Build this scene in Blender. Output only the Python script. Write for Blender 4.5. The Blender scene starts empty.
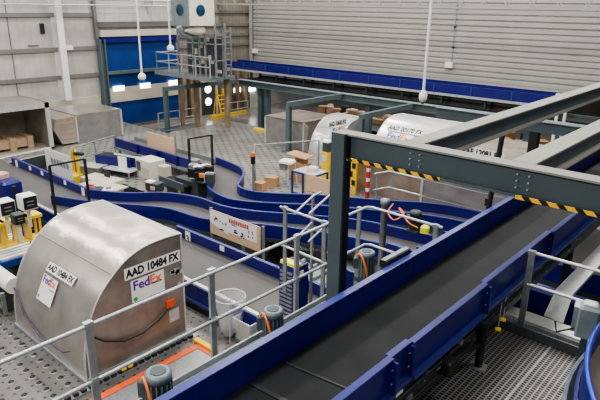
import bpy, math, random
from mathutils import Vector, Matrix
random.seed(7)
C = bpy.context.scene.collection
PI = math.pi
# ---------------------------------------------------------------- camera
F, YAW, PITCH, ROLL = 567.66, -0.720039, 0.330106, 0.0153474
CZ = 7.7                                             # camera height over the concrete floor
fw = Vector((math.sin(YAW)*math.cos(PITCH), math.cos(YAW)*math.cos(PITCH), -math.sin(PITCH)))
r0 = Vector((math.cos(YAW), -math.sin(YAW), 0)); u0 = r0.cross(fw)
rt = math.cos(ROLL)*r0 + math.sin(ROLL)*u0; up = -math.sin(ROLL)*r0 + math.cos(ROLL)*u0
cd = bpy.data.cameras.new('camera'); cam = bpy.data.objects.new('camera', cd); C.objects.link(cam)
cd.sensor_width = 36; cd.lens = F/600*36; cd.clip_start = 0.05; cd.clip_end = 300
m = Matrix((rt, up, -fw)).transposed().to_4x4(); m.translation = Vector((0, 0, CZ)); cam.matrix_world = m
bpy.context.scene.camera = cam
def ray(x, y): return rt*((x-300)/F) - up*((y-200)/F) + fw
def at(x, y, z):
    d = ray(x, y); t = (z-CZ)/d.z; return Vector((d.x*t, d.y*t, z))
def aty(x, y, Y):
    d = ray(x, y); t = Y/d.y; return Vector((d.x*t, Y, CZ+d.z*t))
def atx(x, y, X):
    d = ray(x, y); t = X/d.x; return Vector((X, d.y*t, CZ+d.z*t))
# ---------------------------------------------------------------- materials
M = {}
def nodes(name):
    mt = bpy.data.materials.new(name); mt.use_nodes = True
    nt = mt.node_tree; b = nt.nodes['Principled BSDF']; M[name] = mt
    return mt, nt, b
def mat(name, col, rough=.5, metal=0, var=.12, scale=3, bump=0, alpha=1, spec=None, stretch=None):
    mt, nt, b = nodes(name)
    tc = nt.nodes.new('ShaderNodeTexCoord'); nz = nt.nodes.new('ShaderNodeTexNoise')
    nz.inputs['Scale'].default_value = scale; nz.inputs['Detail'].default_value = 5
    src = tc.outputs['Object']
    if stretch:
        mp = nt.nodes.new('ShaderNodeMapping'); mp.inputs['Scale'].default_value = stretch
        nt.links.new(src, mp.inputs[0]); src = mp.outputs[0]
    nt.links.new(src, nz.inputs['Vector'])
    rp = nt.nodes.new('ShaderNodeValToRGB')
    rp.color_ramp.elements[0].position = .3; rp.color_ramp.elements[1].position = .7
    rp.color_ramp.elements[0].color = (*[c*(1-var) for c in col], 1)
    rp.color_ramp.elements[1].color = (*[min(1, c*(1+var)) for c in col], 1)
    nt.links.new(nz.outputs['Fac'], rp.inputs[0]); nt.links.new(rp.outputs[0], b.inputs['Base Color'])
    b.inputs['Roughness'].default_value = rough; b.inputs['Metallic'].default_value = metal
    b.inputs['Alpha'].default_value = alpha
    if spec is not None: b.inputs['Specular IOR Level'].default_value = spec
    if bump:
        bp = nt.nodes.new('ShaderNodeBump'); bp.inputs['Strength'].default_value = bump; bp.inputs['Distance'].default_value = .05
        nt.links.new(nz.outputs['Fac'], bp.inputs['Height']); nt.links.new(bp.outputs[0], b.inputs['Normal'])
    return mt
def vmath(nt, op, a, b=None, c=None):
    n = nt.nodes.new('ShaderNodeMath'); n.operation = op
    for i, v in enumerate((a, b, c)):
        if v is None: continue
        if isinstance(v, (int, float)): n.inputs[i].default_value = v
        else: nt.links.new(v, n.inputs[i])
    return n.outputs[0]
def dots(name, base, dot, px, py, r, ax=1.0, rough=.45, metal=.3, noise=.25, ring=None):
    """sheet with a staggered grid of roller balls / holes"""
    mt, nt, b = nodes(name)
    tc = nt.nodes.new('ShaderNodeTexCoord'); sp = nt.nodes.new('ShaderNodeSeparateXYZ'); nt.links.new(tc.outputs['Object'], sp.inputs[0])
    def grid(ox, oy):
        u = vmath(nt, 'SUBTRACT', vmath(nt, 'FRACT', vmath(nt, 'ADD', vmath(nt, 'DIVIDE', sp.outputs[0], px), ox)), .5)
        v = vmath(nt, 'SUBTRACT', vmath(nt, 'FRACT', vmath(nt, 'ADD', vmath(nt, 'DIVIDE', sp.outputs[1], py), oy)), .5)
        u = vmath(nt, 'MULTIPLY', u, px*ax); v = vmath(nt, 'MULTIPLY', v, py)
        return vmath(nt, 'SQRT', vmath(nt, 'ADD', vmath(nt, 'MULTIPLY', u, u), vmath(nt, 'MULTIPLY', v, v)))
    d = vmath(nt, 'MINIMUM', grid(100, 100), grid(100.5, 100.5))
    k = vmath(nt, 'LESS_THAN', d, r)
    nz = nt.nodes.new('ShaderNodeTexNoise'); nz.inputs['Scale'].default_value = .9; nz.inputs['Detail'].default_value = 6
    nt.links.new(tc.outputs['Object'], nz.inputs['Vector'])
    rp = nt.nodes.new('ShaderNodeValToRGB'); rp.color_ramp.elements[0].position = .3; rp.color_ramp.elements[1].position = .7
    rp.color_ramp.elements[0].color = (*[c*(1-noise) for c in base], 1); rp.color_ramp.elements[1].color = (*[c*(1+noise*.6) for c in base], 1)
    nt.links.new(nz.outputs['Fac'], rp.inputs[0])
    mx = nt.nodes.new('ShaderNodeMix'); mx.data_type = 'RGBA'
    nt.links.new(k, mx.inputs[0]); nt.links.new(rp.outputs[0], mx.inputs[6]); mx.inputs[7].default_value = (*dot, 1)
    nt.links.new(mx.outputs[2], b.inputs['Base Color'])
    b.inputs['Roughness'].default_value = rough; b.inputs['Metallic'].default_value = metal
    return mt
def stripes(name, a, c, axis, pitch, duty, rough=.5, metal=0, axis2=None, pitch2=None, duty2=None, bump=0):
    """parallel lines (optionally crossed) in object coordinates"""
    mt, nt, b = nodes(name)
    tc = nt.nodes.new('ShaderNodeTexCoord'); sp = nt.nodes.new('ShaderNodeSeparateXYZ'); nt.links.new(tc.outputs['Object'], sp.inputs[0])
    f = vmath(nt, 'FRACT', vmath(nt, 'ADD', vmath(nt, 'DIVIDE', sp.outputs[axis], pitch), 1000))
    k = vmath(nt, 'LESS_THAN', f, duty)
    if axis2 is not None:
        g = vmath(nt, 'FRACT', vmath(nt, 'ADD', vmath(nt, 'DIVIDE', sp.outputs[axis2], pitch2), 1000))
        k = vmath(nt, 'MAXIMUM', k, vmath(nt, 'LESS_THAN', g, duty2))
    nz = nt.nodes.new('ShaderNodeTexNoise'); nz.inputs['Scale'].default_value = 1.2; nz.inputs['Detail'].default_value = 4
    nt.links.new(tc.outputs['Object'], nz.inputs['Vector'])
    mx = nt.nodes.new('ShaderNodeMix'); mx.data_type = 'RGBA'
    nt.links.new(k, mx.inputs[0]); mx.inputs[6].default_value = (*a, 1); mx.inputs[7].default_value = (*c, 1)
    m2 = nt.nodes.new('ShaderNodeMix'); m2.data_type = 'RGBA'; m2.blend_type = 'MULTIPLY'; m2.inputs[0].default_value = .5
    nt.links.new(mx.outputs[2], m2.inputs[6]); nt.links.new(nz.outputs['Fac'], m2.inputs[7]); nt.links.new(m2.outputs[2], b.inputs['Base Color'])
    b.inputs['Roughness'].default_value = rough; b.inputs['Metallic'].default_value = metal
    if bump:
        bp = nt.nodes.new('ShaderNodeBump'); bp.inputs['Strength'].default_value = bump; bp.inputs['Distance'].default_value = .02
        nt.links.new(k, bp.inputs['Height']); nt.links.new(bp.outputs[0], b.inputs['Normal'])
    return mt
def emis(name, col, s):
    mt, nt, b = nodes(name); b.inputs['Base Color'].default_value = (*col, 1)
    b.inputs['Emission Color'].default_value = (*col, 1); b.inputs['Emission Strength'].default_value = s
    return mt
mat('blue', (.009, .009, .145), .36, 0, .15, 2)
mat('blue_edge', (.035, .045, .22), .35, 0, .1, 2)
mat('blue_bright', (.02, .045, .40), .3, 0, .1, 2)
mat('curtain', (.004, .040, .20), .5, 0, .12, .8)
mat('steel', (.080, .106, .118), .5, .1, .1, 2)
mat('steel_lit_dusty', (.25, .24, .215), .65, 0, .12, 1.5)  # dust and overhead light both put into this pale flange colour
mat('green_steel', (.10, .135, .145), .5, .1, .1, 2)
mat('galv', (.30, .32, .33), .42, .55, .15, 12)
mat('galv_light', (.62, .62, .60), .35, .4, .1, 8)
mat('rail', (.50, .52, .52), .4, .45, .12, 10)
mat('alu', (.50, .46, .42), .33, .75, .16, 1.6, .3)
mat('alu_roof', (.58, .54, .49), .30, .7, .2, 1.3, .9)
mat('alu_inner', (.36, .32, .26), .5, .25, .2, 1.5)
mat('alu_dark', (.34, .29, .25), .45, .7, .25, 2.2, .15)
mat('alu_bright', (.85, .84, .82), .3, .6, .08, 2, .08)
mat('belt', (.015, .016, .018), .62, 0, .25, 1.5, spec=.18)
mat('belt_light', (.088, .084, .082), .6, 0, .12, 1.2)
mat('black', (.012, .013, .015), .5, 0, .2, 8)
mat('rubber', (.025, .025, .027), .6, 0, .3, 10)
mat('white', (.75, .75, .72), .5, 0, .04, 4)
mat('cream', (.64, .61, .52), .55, 0, .06, 4)
mat('paper', (.78, .78, .76), .7, 0, .03, 6)
mat('skirt', (.28, .34, .42), .3, .5, .3, 4)
mat('grey_paint', (.23, .27, .28), .45, .1, .1, 6)
mat('motor_grey', (.17, .21, .22), .4, .2, .2, 14)
mat('motor_dark', (.06, .075, .08), .5, .2, .2, 14)
mat('orange', (.85, .20, .04), .45, 0, .08, 10)
mat('red_orange', (.72, .10, .03), .5, 0, .12, 6)
mat('red', (.5, .03, .03), .5, 0, .15, 6)
mat('yellow', (.85, .55, .02), .45, 0, .1, 6)
mat('lime', (.85, .85, .03), .5, 0, .05, 6)
mat('green', (.02, .45, .10), .5, 0, .05, 6)
mat('purple', (.10, .015, .33), .5, 0, .03, 6)
mat('fed_orange', (.95, .17, .02), .5, 0, .03, 6)
mat('ink', (.01, .01, .012), .6, 0, .05, 6)
mat('plywood', (.60, .42, .28), .65, 0, .12, 3, stretch=(1, 1, 9))
mat('card', (.46, .27, .14), .75, 0, .14, 4)
mat('wood', (.36, .25, .16), .7, 0, .2, 4)
mat('parcel_pink', (.55, .36, .30), .7, 0, .15, 5)
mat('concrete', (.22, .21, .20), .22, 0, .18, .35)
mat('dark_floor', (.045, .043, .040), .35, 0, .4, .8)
mat('block', (.50, .45, .38), .8, 0, .12, 1)
mat('brown', (.13, .10, .08), .8, 0, .3, 1)
mat('plastic_wrap', (.62, .62, .62), .18, .45, .25, 2.5, .6)
mat('film', (.75, .78, .80), .15, 0, .1, 5, .5, alpha=.42)
mat('shutter', (.40, .39, .37), .42, .25, .05, .5)
mat('cladding', (.60, .59, .57), .55, 0, .05, .6)
mat('girt', (.17, .165, .16), .55, .1, .1, 1)
mat('mesh_curtain', (.25, .245, .24), .45, .3, .15, 3, .1)
mat('tan_dark', (.22, .17, .12), .8, 0, .3, 2)
mat('strap', (.10, .07, .12), .6, 0, .2, 6)
mat('glass_blue', (.02, .07, .13), .12, .3, .6, 3)
stripes('clad_rib', (.58, .565, .54), (.52, .505, .48), 1, .33, .12, .55)
stripes('tan_clad', (.30, .27, .23), (.21, .19, .16), 1, .33, .15, .55)
stripes('grating', (.010, .010, .011), (.30, .29, .27), 0, .060, .30, .45, .5, 1, .046, .32, .5)
stripes('mesh_screen', (.26, .26, .25), (.40, .40, .38), 1, .09, .3, .6, .3, 2, .09, .3)
dots('ball_deck', (.27, .26, .245), (.085, .085, .085), .62, .44, .070, .7, .4, .35)
dots('perf_deck', (.20, .19, .18), (.03, .03, .03), .26, .34, .028, 1, .38, .6, .3)
emis('lamp', (1, .98, .92), 6); emis('exit_green', (.02, .6, .2), 1.5)
# hazard tape: diagonal yellow and black
def hazard():
    mt, nt, b = nodes('hazard')
    tc = nt.nodes.new('ShaderNodeTexCoord'); sp = nt.nodes.new('ShaderNodeSeparateXYZ'); nt.links.new(tc.outputs['Object'], sp.inputs[0])
    s = vmath(nt, 'SUBTRACT', sp.outputs[0], vmath(nt, 'MULTIPLY', sp.outputs[2], -1.0))
    f = vmath(nt, 'FRACT', vmath(nt, 'ADD', vmath(nt, 'DIVIDE', s, .142), 500))
    k = vmath(nt, 'LESS_THAN', f, .55)
    mx = nt.nodes.new('ShaderNodeMix'); mx.data_type = 'RGBA'; nt.links.new(k, mx.inputs[0])
    mx.inputs[6].default_value = (.012, .012, .012, 1); mx.inputs[7].default_value = (.95, .52, .02, 1)
    nt.links.new(mx.outputs[2], b.inputs['Base Color']); b.inputs['Roughness'].default_value = .4
hazard()
# ---------------------------------------------------------------- mesh builder
class MB:
    def __init__(s): s.v = []; s.f = []; s.sm = []
    def add(s, vs, fs, smooth=False):
        n = len(s.v); s.v += [Vector(p) for p in vs]; s.f += [tuple(i+n for i in f) for f in fs]; s.sm += [smooth]*len(fs); return s
    def box(s, a, b):
        x0, x1 = sorted((a[0], b[0])); y0, y1 = sorted((a[1], b[1])); z0, z1 = sorted((a[2], b[2]))
        return s.add([(x0,y0,z0),(x1,y0,z0),(x1,y1,z0),(x0,y1,z0),(x0,y0,z1),(x1,y0,z1),(x1,y1,z1),(x0,y1,z1)],
            [(0,3,2,1),(4,5,6,7),(0,1,5,4),(1,2,6,5),(2,3,7,6),(3,0,4,7)])
    def cbox(s, c, d, rz=0, bev=0):
        t = MB()
        x, y, z = d[0]/2, d[1]/2, d[2]/2
        if bev:
            e = bev; P = [(-x+e,-y),(x-e,-y),(x,-y+e),(x,y-e),(x-e,y),(-x+e,y),(-x,y-e),(-x,-y+e)]
            n = 8; vs = []
            for zz, k in ((-z, 1), (z-e, 1), (z, 1-e/max(x, y)*1.2)): vs += [(p[0]*k, p[1]*k, zz) for p in P]
            fs = [tuple(range(n-1, -1, -1)), tuple(range(2*n, 3*n))]
            for l in (0, 1): fs += [(l*n+i, l*n+(i+1) % n, (l+1)*n+(i+1) % n, (l+1)*n+i) for i in range(n)]
            t.add(vs, fs)
        else: t.box((-x,-y,-z), (x,y,z))
        R = Matrix.Rotation(rz, 3, 'Z'); c = Vector(c)
        return s.add([R @ v + c for v in t.v], t.f)
    def bar(s, a, b, w, h, upv=(0,0,1)):
        a, b = Vector(a), Vector(b); d = (b-a).normalized(); r = d.cross(Vector(upv))
        if r.length < 1e-4: r = d.cross(Vector((0,1,0)))
        r.normalize(); q = r.cross(d).normalized(); vs = []
        for p in (a, b): vs += [p - r*w/2 - q*h/2, p + r*w/2 - q*h/2, p + r*w/2 + q*h/2, p - r*w/2 + q*h/2]
        return s.add(vs, [(0,1,2,3),(7,6,5,4),(0,4,5,1),(1,5,6,2),(2,6,7,3),(3,7,4,0)])
    def tube(s, pts, r, n=8, cap=True):
        pts = [Vector(p) for p in pts]; vs = []; pr = None
        for i, p in enumerate(pts):
            d = (pts[min(i+1, len(pts)-1)] - pts[max(i-1, 0)]).normalized()
            if pr is None:
                a = d.cross(Vector((0,0,1)));  a = a if a.length > 1e-3 else d.cross(Vector((0,1,0)))
            else: a = pr - d*pr.dot(d)
            a.normalize(); pr = a; b2 = d.cross(a)
            rr = r[i] if isinstance(r, (list, tuple)) else r
            vs += [p + (a*math.cos(2*PI*k/n) + b2*math.sin(2*PI*k/n))*rr for k in range(n)]
        fs = [(i*n+k, i*n+(k+1) % n, (i+1)*n+(k+1) % n, (i+1)*n+k) for i in range(len(pts)-1) for k in range(n)]
        s.add(vs, fs, True)
        if cap: L = len(pts)-1; s.add([vs[k] for k in range(n)], [tuple(range(n-1,-1,-1))]); s.add([vs[L*n+k] for k in range(n)], [tuple(range(n))])
        return s
    def cyl(s, c, r, h, n=20, r2=None): return s.tube([c, Vector(c)+Vector((0,0,h))], [r, r if r2 is None else r2], n)
    def lathe(s, c, prof, n=20):
        c = Vector(c); return s.tube([c+Vector((0,0,z)) for _, z in prof], [max(r, .001) for r, _ in prof], n)
    def quad(s, a, b, c, d): return s.add([a, b, c, d], [(0,1,2,3)])
    def prism(s, poly, vec, smooth=False):
        poly = [Vector(p) for p in poly]; n = len(poly); vec = Vector(vec)
        s.add(poly + [p+vec for p in poly], [(i, (i+1) % n, n+(i+1) % n, n+i) for i in range(n)], smooth)
        return s.add(poly + [p+vec for p in poly], [tuple(range(n-1,-1,-1)), tuple(range(n, 2*n))])
    def wall(s, pts, h, t, close=False):
        """upright strip following pts (top edge), height h downward, thickness t"""
        pts = [Vector(p) for p in pts]; n = len(pts); vs = []
        for i, p in enumerate(pts):
            d = pts[min(i+1, n-1)] - pts[max(i-1, 0)]; d.z = 0; d.normalize(); q = Vector((-d.y, d.x, 0))*t/2
            vs += [p-q, p+q, p+q-Vector((0,0,h)), p-q-Vector((0,0,h))]
        fs = [(i*4+k, i*4+(k+1) % 4, i*4+4+(k+1) % 4, i*4+4+k) for i in range(n-1) for k in range(4)]
        fs += [(0,1,2,3), tuple((n-1)*4+k for k in (3,2,1,0))]
        return s.add(vs, fs)
    def build(s, name, m, parent=None):
        me = bpy.data.meshes.new(name); off = Vector((0,0,0))
        o = bpy.data.objects.new(name, me); C.objects.link(o)
        if parent is not None:
            o.parent = parent; q = parent
            while q is not None: off += Vector(q.location); q = q.parent
        me.from_pydata([tuple(v-off) for v in s.v], [], s.f); me.materials.append(M[m])
        me.polygons.foreach_set('use_smooth', s.sm); me.update()
        return o
def tag(o, label=None, cat=None, group=None, kind=None):
    if label: o['label'] = label
    if cat: o['category'] = cat
    if group: o['group'] = group
    if kind: o['kind'] = kind
    return o
def thing(name, label, cat, loc=(0,0,0), group=None):
    o = bpy.data.objects.new(name, None); C.objects.link(o); o.empty_display_size = .2
    o.location = Vector(loc); return tag(o, label, cat, group)
def struct(name, mb, m, parent=None):
    o = mb.build(name, m, parent)
    if parent is None: o['kind'] = 'structure'
    return o
def dup(root, loc, label=None, parent=None):
    r = root.copy(); C.objects.link(r)
    if parent is None: r.location = Vector(loc)
    else: r.parent = parent
    if label: r['label'] = label
    for ch in root.children: dup(ch, None, None, r)
    return r
def text(mb, s, o, right, upv, size, bold=0.0, squash=1.0):
    """lettering as flat mesh at origin o (left baseline) along right / upv"""
    cu = bpy.data.curves.new('lettering', 'FONT'); cu.body = s; cu.size = 1; cu.offset = bold; cu.resolution_u = 3
    ob = bpy.data.objects.new('lettering', cu); C.objects.link(ob)
    dg = bpy.context.evaluated_depsgraph_get(); me = bpy.data.meshes.new_from_object(ob.evaluated_get(dg))
    o, right, upv = Vector(o), Vector(right).normalized(), Vector(upv).normalized()
    w = max([v.co.x for v in me.vertices] or [0])
    mb.add([o + right*v.co.x*size*squash + upv*v.co.y*size for v in me.vertices], [tuple(p.vertices) for p in me.polygons])
    bpy.data.objects.remove(ob); bpy.data.curves.remove(cu); bpy.data.meshes.remove(me)
    return w*size*squash
def smooth(pts, n=5):
    P = [Vector(p) for p in pts]; P = [P[0]*2-P[1]] + P + [P[-1]*2-P[-2]]; out = []
    for i in range(1, len(P)-2):
        for k in range(n):
            t = k/n; a, b, c, d = P[i-1:i+3]
            out.append(.5*((2*b) + (c-a)*t + (2*a-5*b+4*c-d)*t*t + (3*b-a-3*c+d)*t**3))
    return out + [P[-2]]
def resample(pts, n):
    L = [0]
    for a, b in zip(pts, pts[1:]): L.append(L[-1] + (b-a).length)
    out = []; j = 0
    for i in range(n):
        t = L[-1]*i/(n-1)
        while j < len(L)-2 and L[j+1] < t: j += 1
        k = (t-L[j])/max(1e-9, L[j+1]-L[j]); out.append(pts[j].lerp(pts[j+1], min(1, k)))
    return out
XV, YV, ZV = Vector((1,0,0)), Vector((0,1,0)), Vector((0,0,1))
def many(name, m, parent, mbs, label=None):
    for k in mbs:
        o = k.build(name, m, parent)
        if label: o['label'] = label
B = lambda a, b: MB().box(a, b)
T = lambda pts, r, n=6: MB().tube(pts, r, n)
def rail_set(parent, pts, zf, hs, posts, r=.022, pw=.055, zb=None):
    """handrail: one tube per height, one flat post per place"""
    for i, h in enumerate(sorted(hs, reverse=True)):
        T([Vector((p[0], p[1], zf+h)) for p in pts], r, 8).build('top_rail' if i == 0 else 'mid_rail', 'rail', parent)
    for p in posts:
        k = MB().box((p[0]-pw/2, p[1]-.012, zf if zb is None else zb), (p[0]+pw/2, p[1]+.012, zf+max(hs)-.01)); k.cbox((p[0], p[1], zf+max(hs)), (pw*1.2, .06, .05)); k.build('post', 'galv', parent)
# ================================================================ SETTING
# concrete floor with dark aisle under the conveyors
struct('floor', MB().box((-33, -3, -.2), (9, 48, 0)), 'concrete')
struct('floor_ball_deck', MB().box((-27.2, 12.05, .58), (-6.8, 24.2, .6)).box((-32.0, 8.7, .58), (-27.2, 19.2, .6)), 'ball_deck')
struct('trim_deck_skirt', MB().box((-27.15, 12.1, 0), (-6.85, 24.15, .58)).box((-31.95, 8.75, 0), (-27.15, 19.15, .58)).box((-14.15, .65, 0), (-7.45, 7.5, .58)), 'motor_dark')
struct('floor_roller_deck', MB().box((-14.2, .6, .58), (-4.0, 7.55, .6)), 'perf_deck')
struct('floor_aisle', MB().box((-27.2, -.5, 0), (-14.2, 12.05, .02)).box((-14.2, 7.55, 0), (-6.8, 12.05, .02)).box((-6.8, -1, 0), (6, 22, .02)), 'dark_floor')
WX = -32.7
w = MB().box((WX-.3, -3, 0), (WX, 48, 14.5)); struct('wall_left', w, 'clad_rib')
struct('wall_left_plinth', MB().box((WX, -3, 0), (WX+.12, 18.3, 2.25)), 'block')
g = MB()
for z in (7.0, 5.12, 3.54, 8.9, 10.8): g.box((WX, -3, z-.11), (WX+.14, 18.4, z+.11))
for y in (8.6, 13.4): g.box((WX, y-.03, 2.2), (WX+.03, y+.03, 12))
struct('trim_left_girts', g, 'girt')
g = MB()
for z in (4.9, 5.6, 6.3, 7.2, 8.9, 10.8): g.box((WX, 24, z-.1), (WX+.2, 31, z+.1))
struct('trim_corner_girts', g, 'girt')
struct('wall_corner_cladding', MB().box((WX, 24.1, 3.2), (WX+.08, 31, 14)), 'tan_clad')
struct('wall_corner_base', MB().box((WX, 24.1, 0), (WX+.1, 31, 3.2)), 'brown')
# white steel column on the left wall
c = thing('steel_column', 'white painted steel column standing against the pale clad left wall', 'column', (WX+.2, 16.1, 0))
MB().box((WX+.0, 15.72, 2.25), (WX+.08, 16.0, 14.4)).box((WX+.05, 15.95, 2.25), (WX+.5, 16.0, 14.4)).build('web', 'cladding', c)
MB().box((WX+.5, 15.85, 2.25), (WX+.56, 16.22, 14.4)).build('flange', 'white', c)
MB().box((WX+.5, 16.22, 5.1), (WX+.62, 16.6, 5.35)).build('junction_box', 'white', c)
tag(MB().box((WX, 15.1, 6.0), (WX+.15, 15.3, 6.55)).build('wall_speaker', 'black'), 'small black box mounted beside the white wall column', 'wall box')
tag(MB().box((WX, 14.3, 5.35), (WX+.06, 14.9, 5.42)).build('wall_vent', 'girt'), 'thin dark slot in the white wall cladding left of the column', 'vent')
c = thing('door_frame_column', 'grey green steel column at the left edge of the blue roller door', 'column', (WX+.3, 18.4, 0))
MB().box((WX+.1, 18.35, 0), (WX+.5, 18.42, 5.6)).box((WX+.1, 18.68, 0), (WX+.5, 18.75, 5.6)).build('flange', 'green_steel', c)
MB().box((WX+.27, 18.42, 0), (WX+.33, 18.68, 5.6)).build('web', 'green_steel', c)
MB().box((WX+.05, 18.3, 5.6), (WX+.25, 18.5, 14)).build('upper_post', 'girt', c)
# header and blue door
struct('trim_door_header', MB().box((WX, 18.5, 5.75), (WX+.5, 24.2, 6.12)), 'block')
struct('trim_door_lintel', MB().box((WX, 18.5, 6.3), (WX+.3, 24.2, 6.6)), 'girt')
d = struct('door_1', MB().box((WX, 18.75, .25), (WX+.22, 24.1, 5.5)), 'curtain')
MB().box((WX+.1, 18.6, 5.4), (WX+.45, 24.1, 5.7)).build('curtain_roll', 'blue', d)
MB().box((WX+.22, 18.75, 1.75), (WX+.3, 24.1, 2.65)).build('beige_panel', 'block', d)
for y in (19.1, 21.05, 23.3): MB().box((WX+.3, y, 2.45), (WX+.34, y+.75, 2.75)).build('pane', 'lamp', d)
MB().box((WX+.22, 18.75, 3.5), (WX+.5, 24.1, 3.68)).build('cross_bar', 'green_steel', d)
# roller shutter wall
SY = 31.0; prof = []
z = 3.75
while z < 12.5:
    prof += [(SY, z), (SY-.07, z+.06), (SY-.07, z+.22), (SY, z+.26)]; z += .30
vs = [];  fs = []
for i, (y, zz) in enumerate(prof): vs += [(-32.0, y, zz), (7, y, zz)]
for i in range(len(prof)-1): fs.append((2*i, 2*i+1, 2*i+3, 2*i+2))
struct('door_2', MB().add(vs, fs).box((-32.0, SY-.1, 3.6), (7, SY+.05, 3.78)), 'shutter')
gd = MB().box((-32.35, SY-.2, 3.3), (-32.08, SY+.05, 12.5)); struct('trim_shutter_guide', gd, 'shutter')
struct('trim_shutter_guide_edge', MB().box((-32.08, SY-.16, 3.3), (-32.0, SY+.05, 12.5)), 'girt')
struct('wall_back', MB().box((-33, 47.8, 0), (9, 48.1, 14)).box((-33, SY+.1, 12.4), (9, SY+.3, 14.5)), 'brown')
struct('wall_right', MB().box((8.7, 14, 0), (9, 48, 14)), 'brown')
# ---------------------------------------------------------------- roof truss, droppers
t = thing('roof_truss', 'pale grey lattice roof truss crossing in front of the roller shutter', 'truss', (-15, 28, 7.75))
MB().bar((-32.6, 28, 7.72), (6, 28, 7.72), .12, .1).build('bottom_chord', 'shutter', t)
MB().bar((-32.6, 28, 9.2), (6, 28, 9.2), .12, .12).build('top_chord', 'shutter', t)
zz = MB()
for i in range(32): a = -32+i*1.2; zz.bar((a, 28, 7.75), (a+.6, 28, 9.2), .05, .05).bar((a+.6, 28, 9.2), (a+1.2, 28, 7.75), .05, .05)
zz.build('lattice_web', 'shutter', t)
t = thing('cable_conduit', 'pair of pale pipes running high across the left wall girts', 'pipe', (-32, 10, 7.9))
MB().tube([(-31.8, 0, 7.85), (-31.8, 23.9, 7.85)], .06).build('pipe', 'rail', t); many('wall_clip', 'rail', t, [B((WX+.01, y, 7.50), (-31.8, y+.05, 7.9)) for y in (1, 6, 11, 22)]); MB().tube([(-31.8, 0, 7.55), (-31.8, 23.9, 7.55)], .04).build('pipe', 'rail', t)
def dropper(p, label, r=.2):
    t = thing('pendant_sensor', label, 'ceiling sensor', p, 'white round sensors hanging on long ceiling drops')
    MB().tube([p+ZV*.1, p+ZV*10], .045, 6).build('drop_rod', 'white', t)
    MB().lathe(p-ZV*.16, [(0, 0), (r*.7, .02), (r, .12), (r, .24), (r*.5, .34), (.05, .36)], 14).build('sensor_head', 'white', t)
    MB().cyl(p-ZV*.2, r*.35, .05, 10).build('lens', 'motor_dark', t)
dropper(aty(142, 77, 16), 'white round sensor on a drop rod before the left part of the blue door', .19)
dropper(aty(170.6, 48.5, 19), 'white round sensor on a drop rod just left of the white porthole cabin', .19)
dropper(aty(423, 97, 15), 'white round sensor on a drop rod before the roller shutter', .12)
# conduits and boxes on shutter
for (x, y, y0, lb) in ((449, 65, -60, 'small white box at the foot of the conduit on the roller shutter'), (255, 51, -60, 'small white box at the left guide of the roller shutter')):
    p = aty(x, y, SY-.18); t = thing('junction_box', lb, 'junction box', p)
    MB().cbox(p, (.42, .2, .3)).build('box', 'white', t); MB().tube([p+Vector((.1, .1, .1)), p+Vector((.1, .1, 9))], .035, 6).build('conduit', 'grey_paint', t)
    if x == 449:
        k = MB()
        for i in range(8): k.cbox(p+Vector((.1, .08, 1+i*1.1)), (.14, .08, .08))
        k.build('clip', 'ink', t)
# ================================================================ PORTAL FRAME (foreground)
BT = CZ-1.25; BY = 4.64
t = thing('portal_frame', 'big dark grey steel post and beam with hazard tape spanning the foreground conveyor', 'steel frame', (-3.53, BY, 0))
MB().box((-3.62, BY-.03, .02), (-3.45, BY+.09, BT)).build('post', 'steel', t)
MB().box((-3.45, BY-.0, .02), (-3.435, BY+.09, BT-.04)).build('post_flange', 'black', t)
bm = MB().box((-3.44, BY+.07, BT-.25), (3, BY+.10, BT-.01)).box((-3.44, BY, BT-.262), (3, BY+.17, BT-.245)); bm.build('beam_web', 'steel', t)
MB().box((-3.44, BY-.0, BT-.014), (3, BY+.18, BT+.004)).build('top_flange', 'steel_lit_dusty', t)
MB().box((-3.62, BY-.03, BT), (-3.44, BY+.17, BT+.006)).build('cap_plate', 'steel_lit_dusty', t)
for bx in (-2.66, -1.62):
    b = MB()
    for i in (0, 1):
        for j in range(3): b.tube([(bx+i*.1-.05, BY+.045, BT-.075-j*.058), (bx+i*.1-.05, BY+.072, BT-.075-j*.058)], .009, 6)
    b.build('bolt_cluster', 'rail', t)
for (x0, x1, lb) in ((-3.42, -2.35, 'short yellow and black hazard tape on the beam by the post'), (-1.64, 1.5, 'long yellow and black hazard tape on the beam over the belt')):
    tag(MB().box((x0, BY-.012, BT-.272), (x1, BY-.001, BT-.238)).build('hazard_tape', 'hazard'), lb, 'tape')
for i, (bx, lb) in enumerate(((-2.75, 'grey steel beam with dusty top coloured as lit from above, joining the portal beam at its middle'), (-1.68, 'grey steel beam with dusty top coloured as lit from above, nearer right, above the belt conveyor'))):
    t = thing('steel_beam', lb, 'beam', (bx, BY+.18, BT-.2))
    MB().box((bx-.012, BY+.12, BT-.22), (bx+.012, 13.5, BT-.01)).build('web', 'steel', t)
    MB().box((bx-.09, BY+.18, BT-.232), (bx+.09, 13.5, BT-.215)).build('bottom_flange', 'steel_lit_dusty', t)
    MB().box((bx-.10, BY+.182, BT-.012), (bx+.10, 13.5, BT+.006)).build('top_flange', 'steel_lit_dusty', t)
t = thing('hanger_post', 'thin black post dropping from the roof beams onto the belt conveyor side', 'post', (-3.42, 8.6, 4.7))
MB().tube([(-3.46, 8.6, 4.4), (-3.40, 8.7, 6.1)], .042, 8).build('rod', 'black', t); MB().cbox((-3.46, 8.6, 4.72), (.09, .09, .12)).build('foot', 'black', t)
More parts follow.
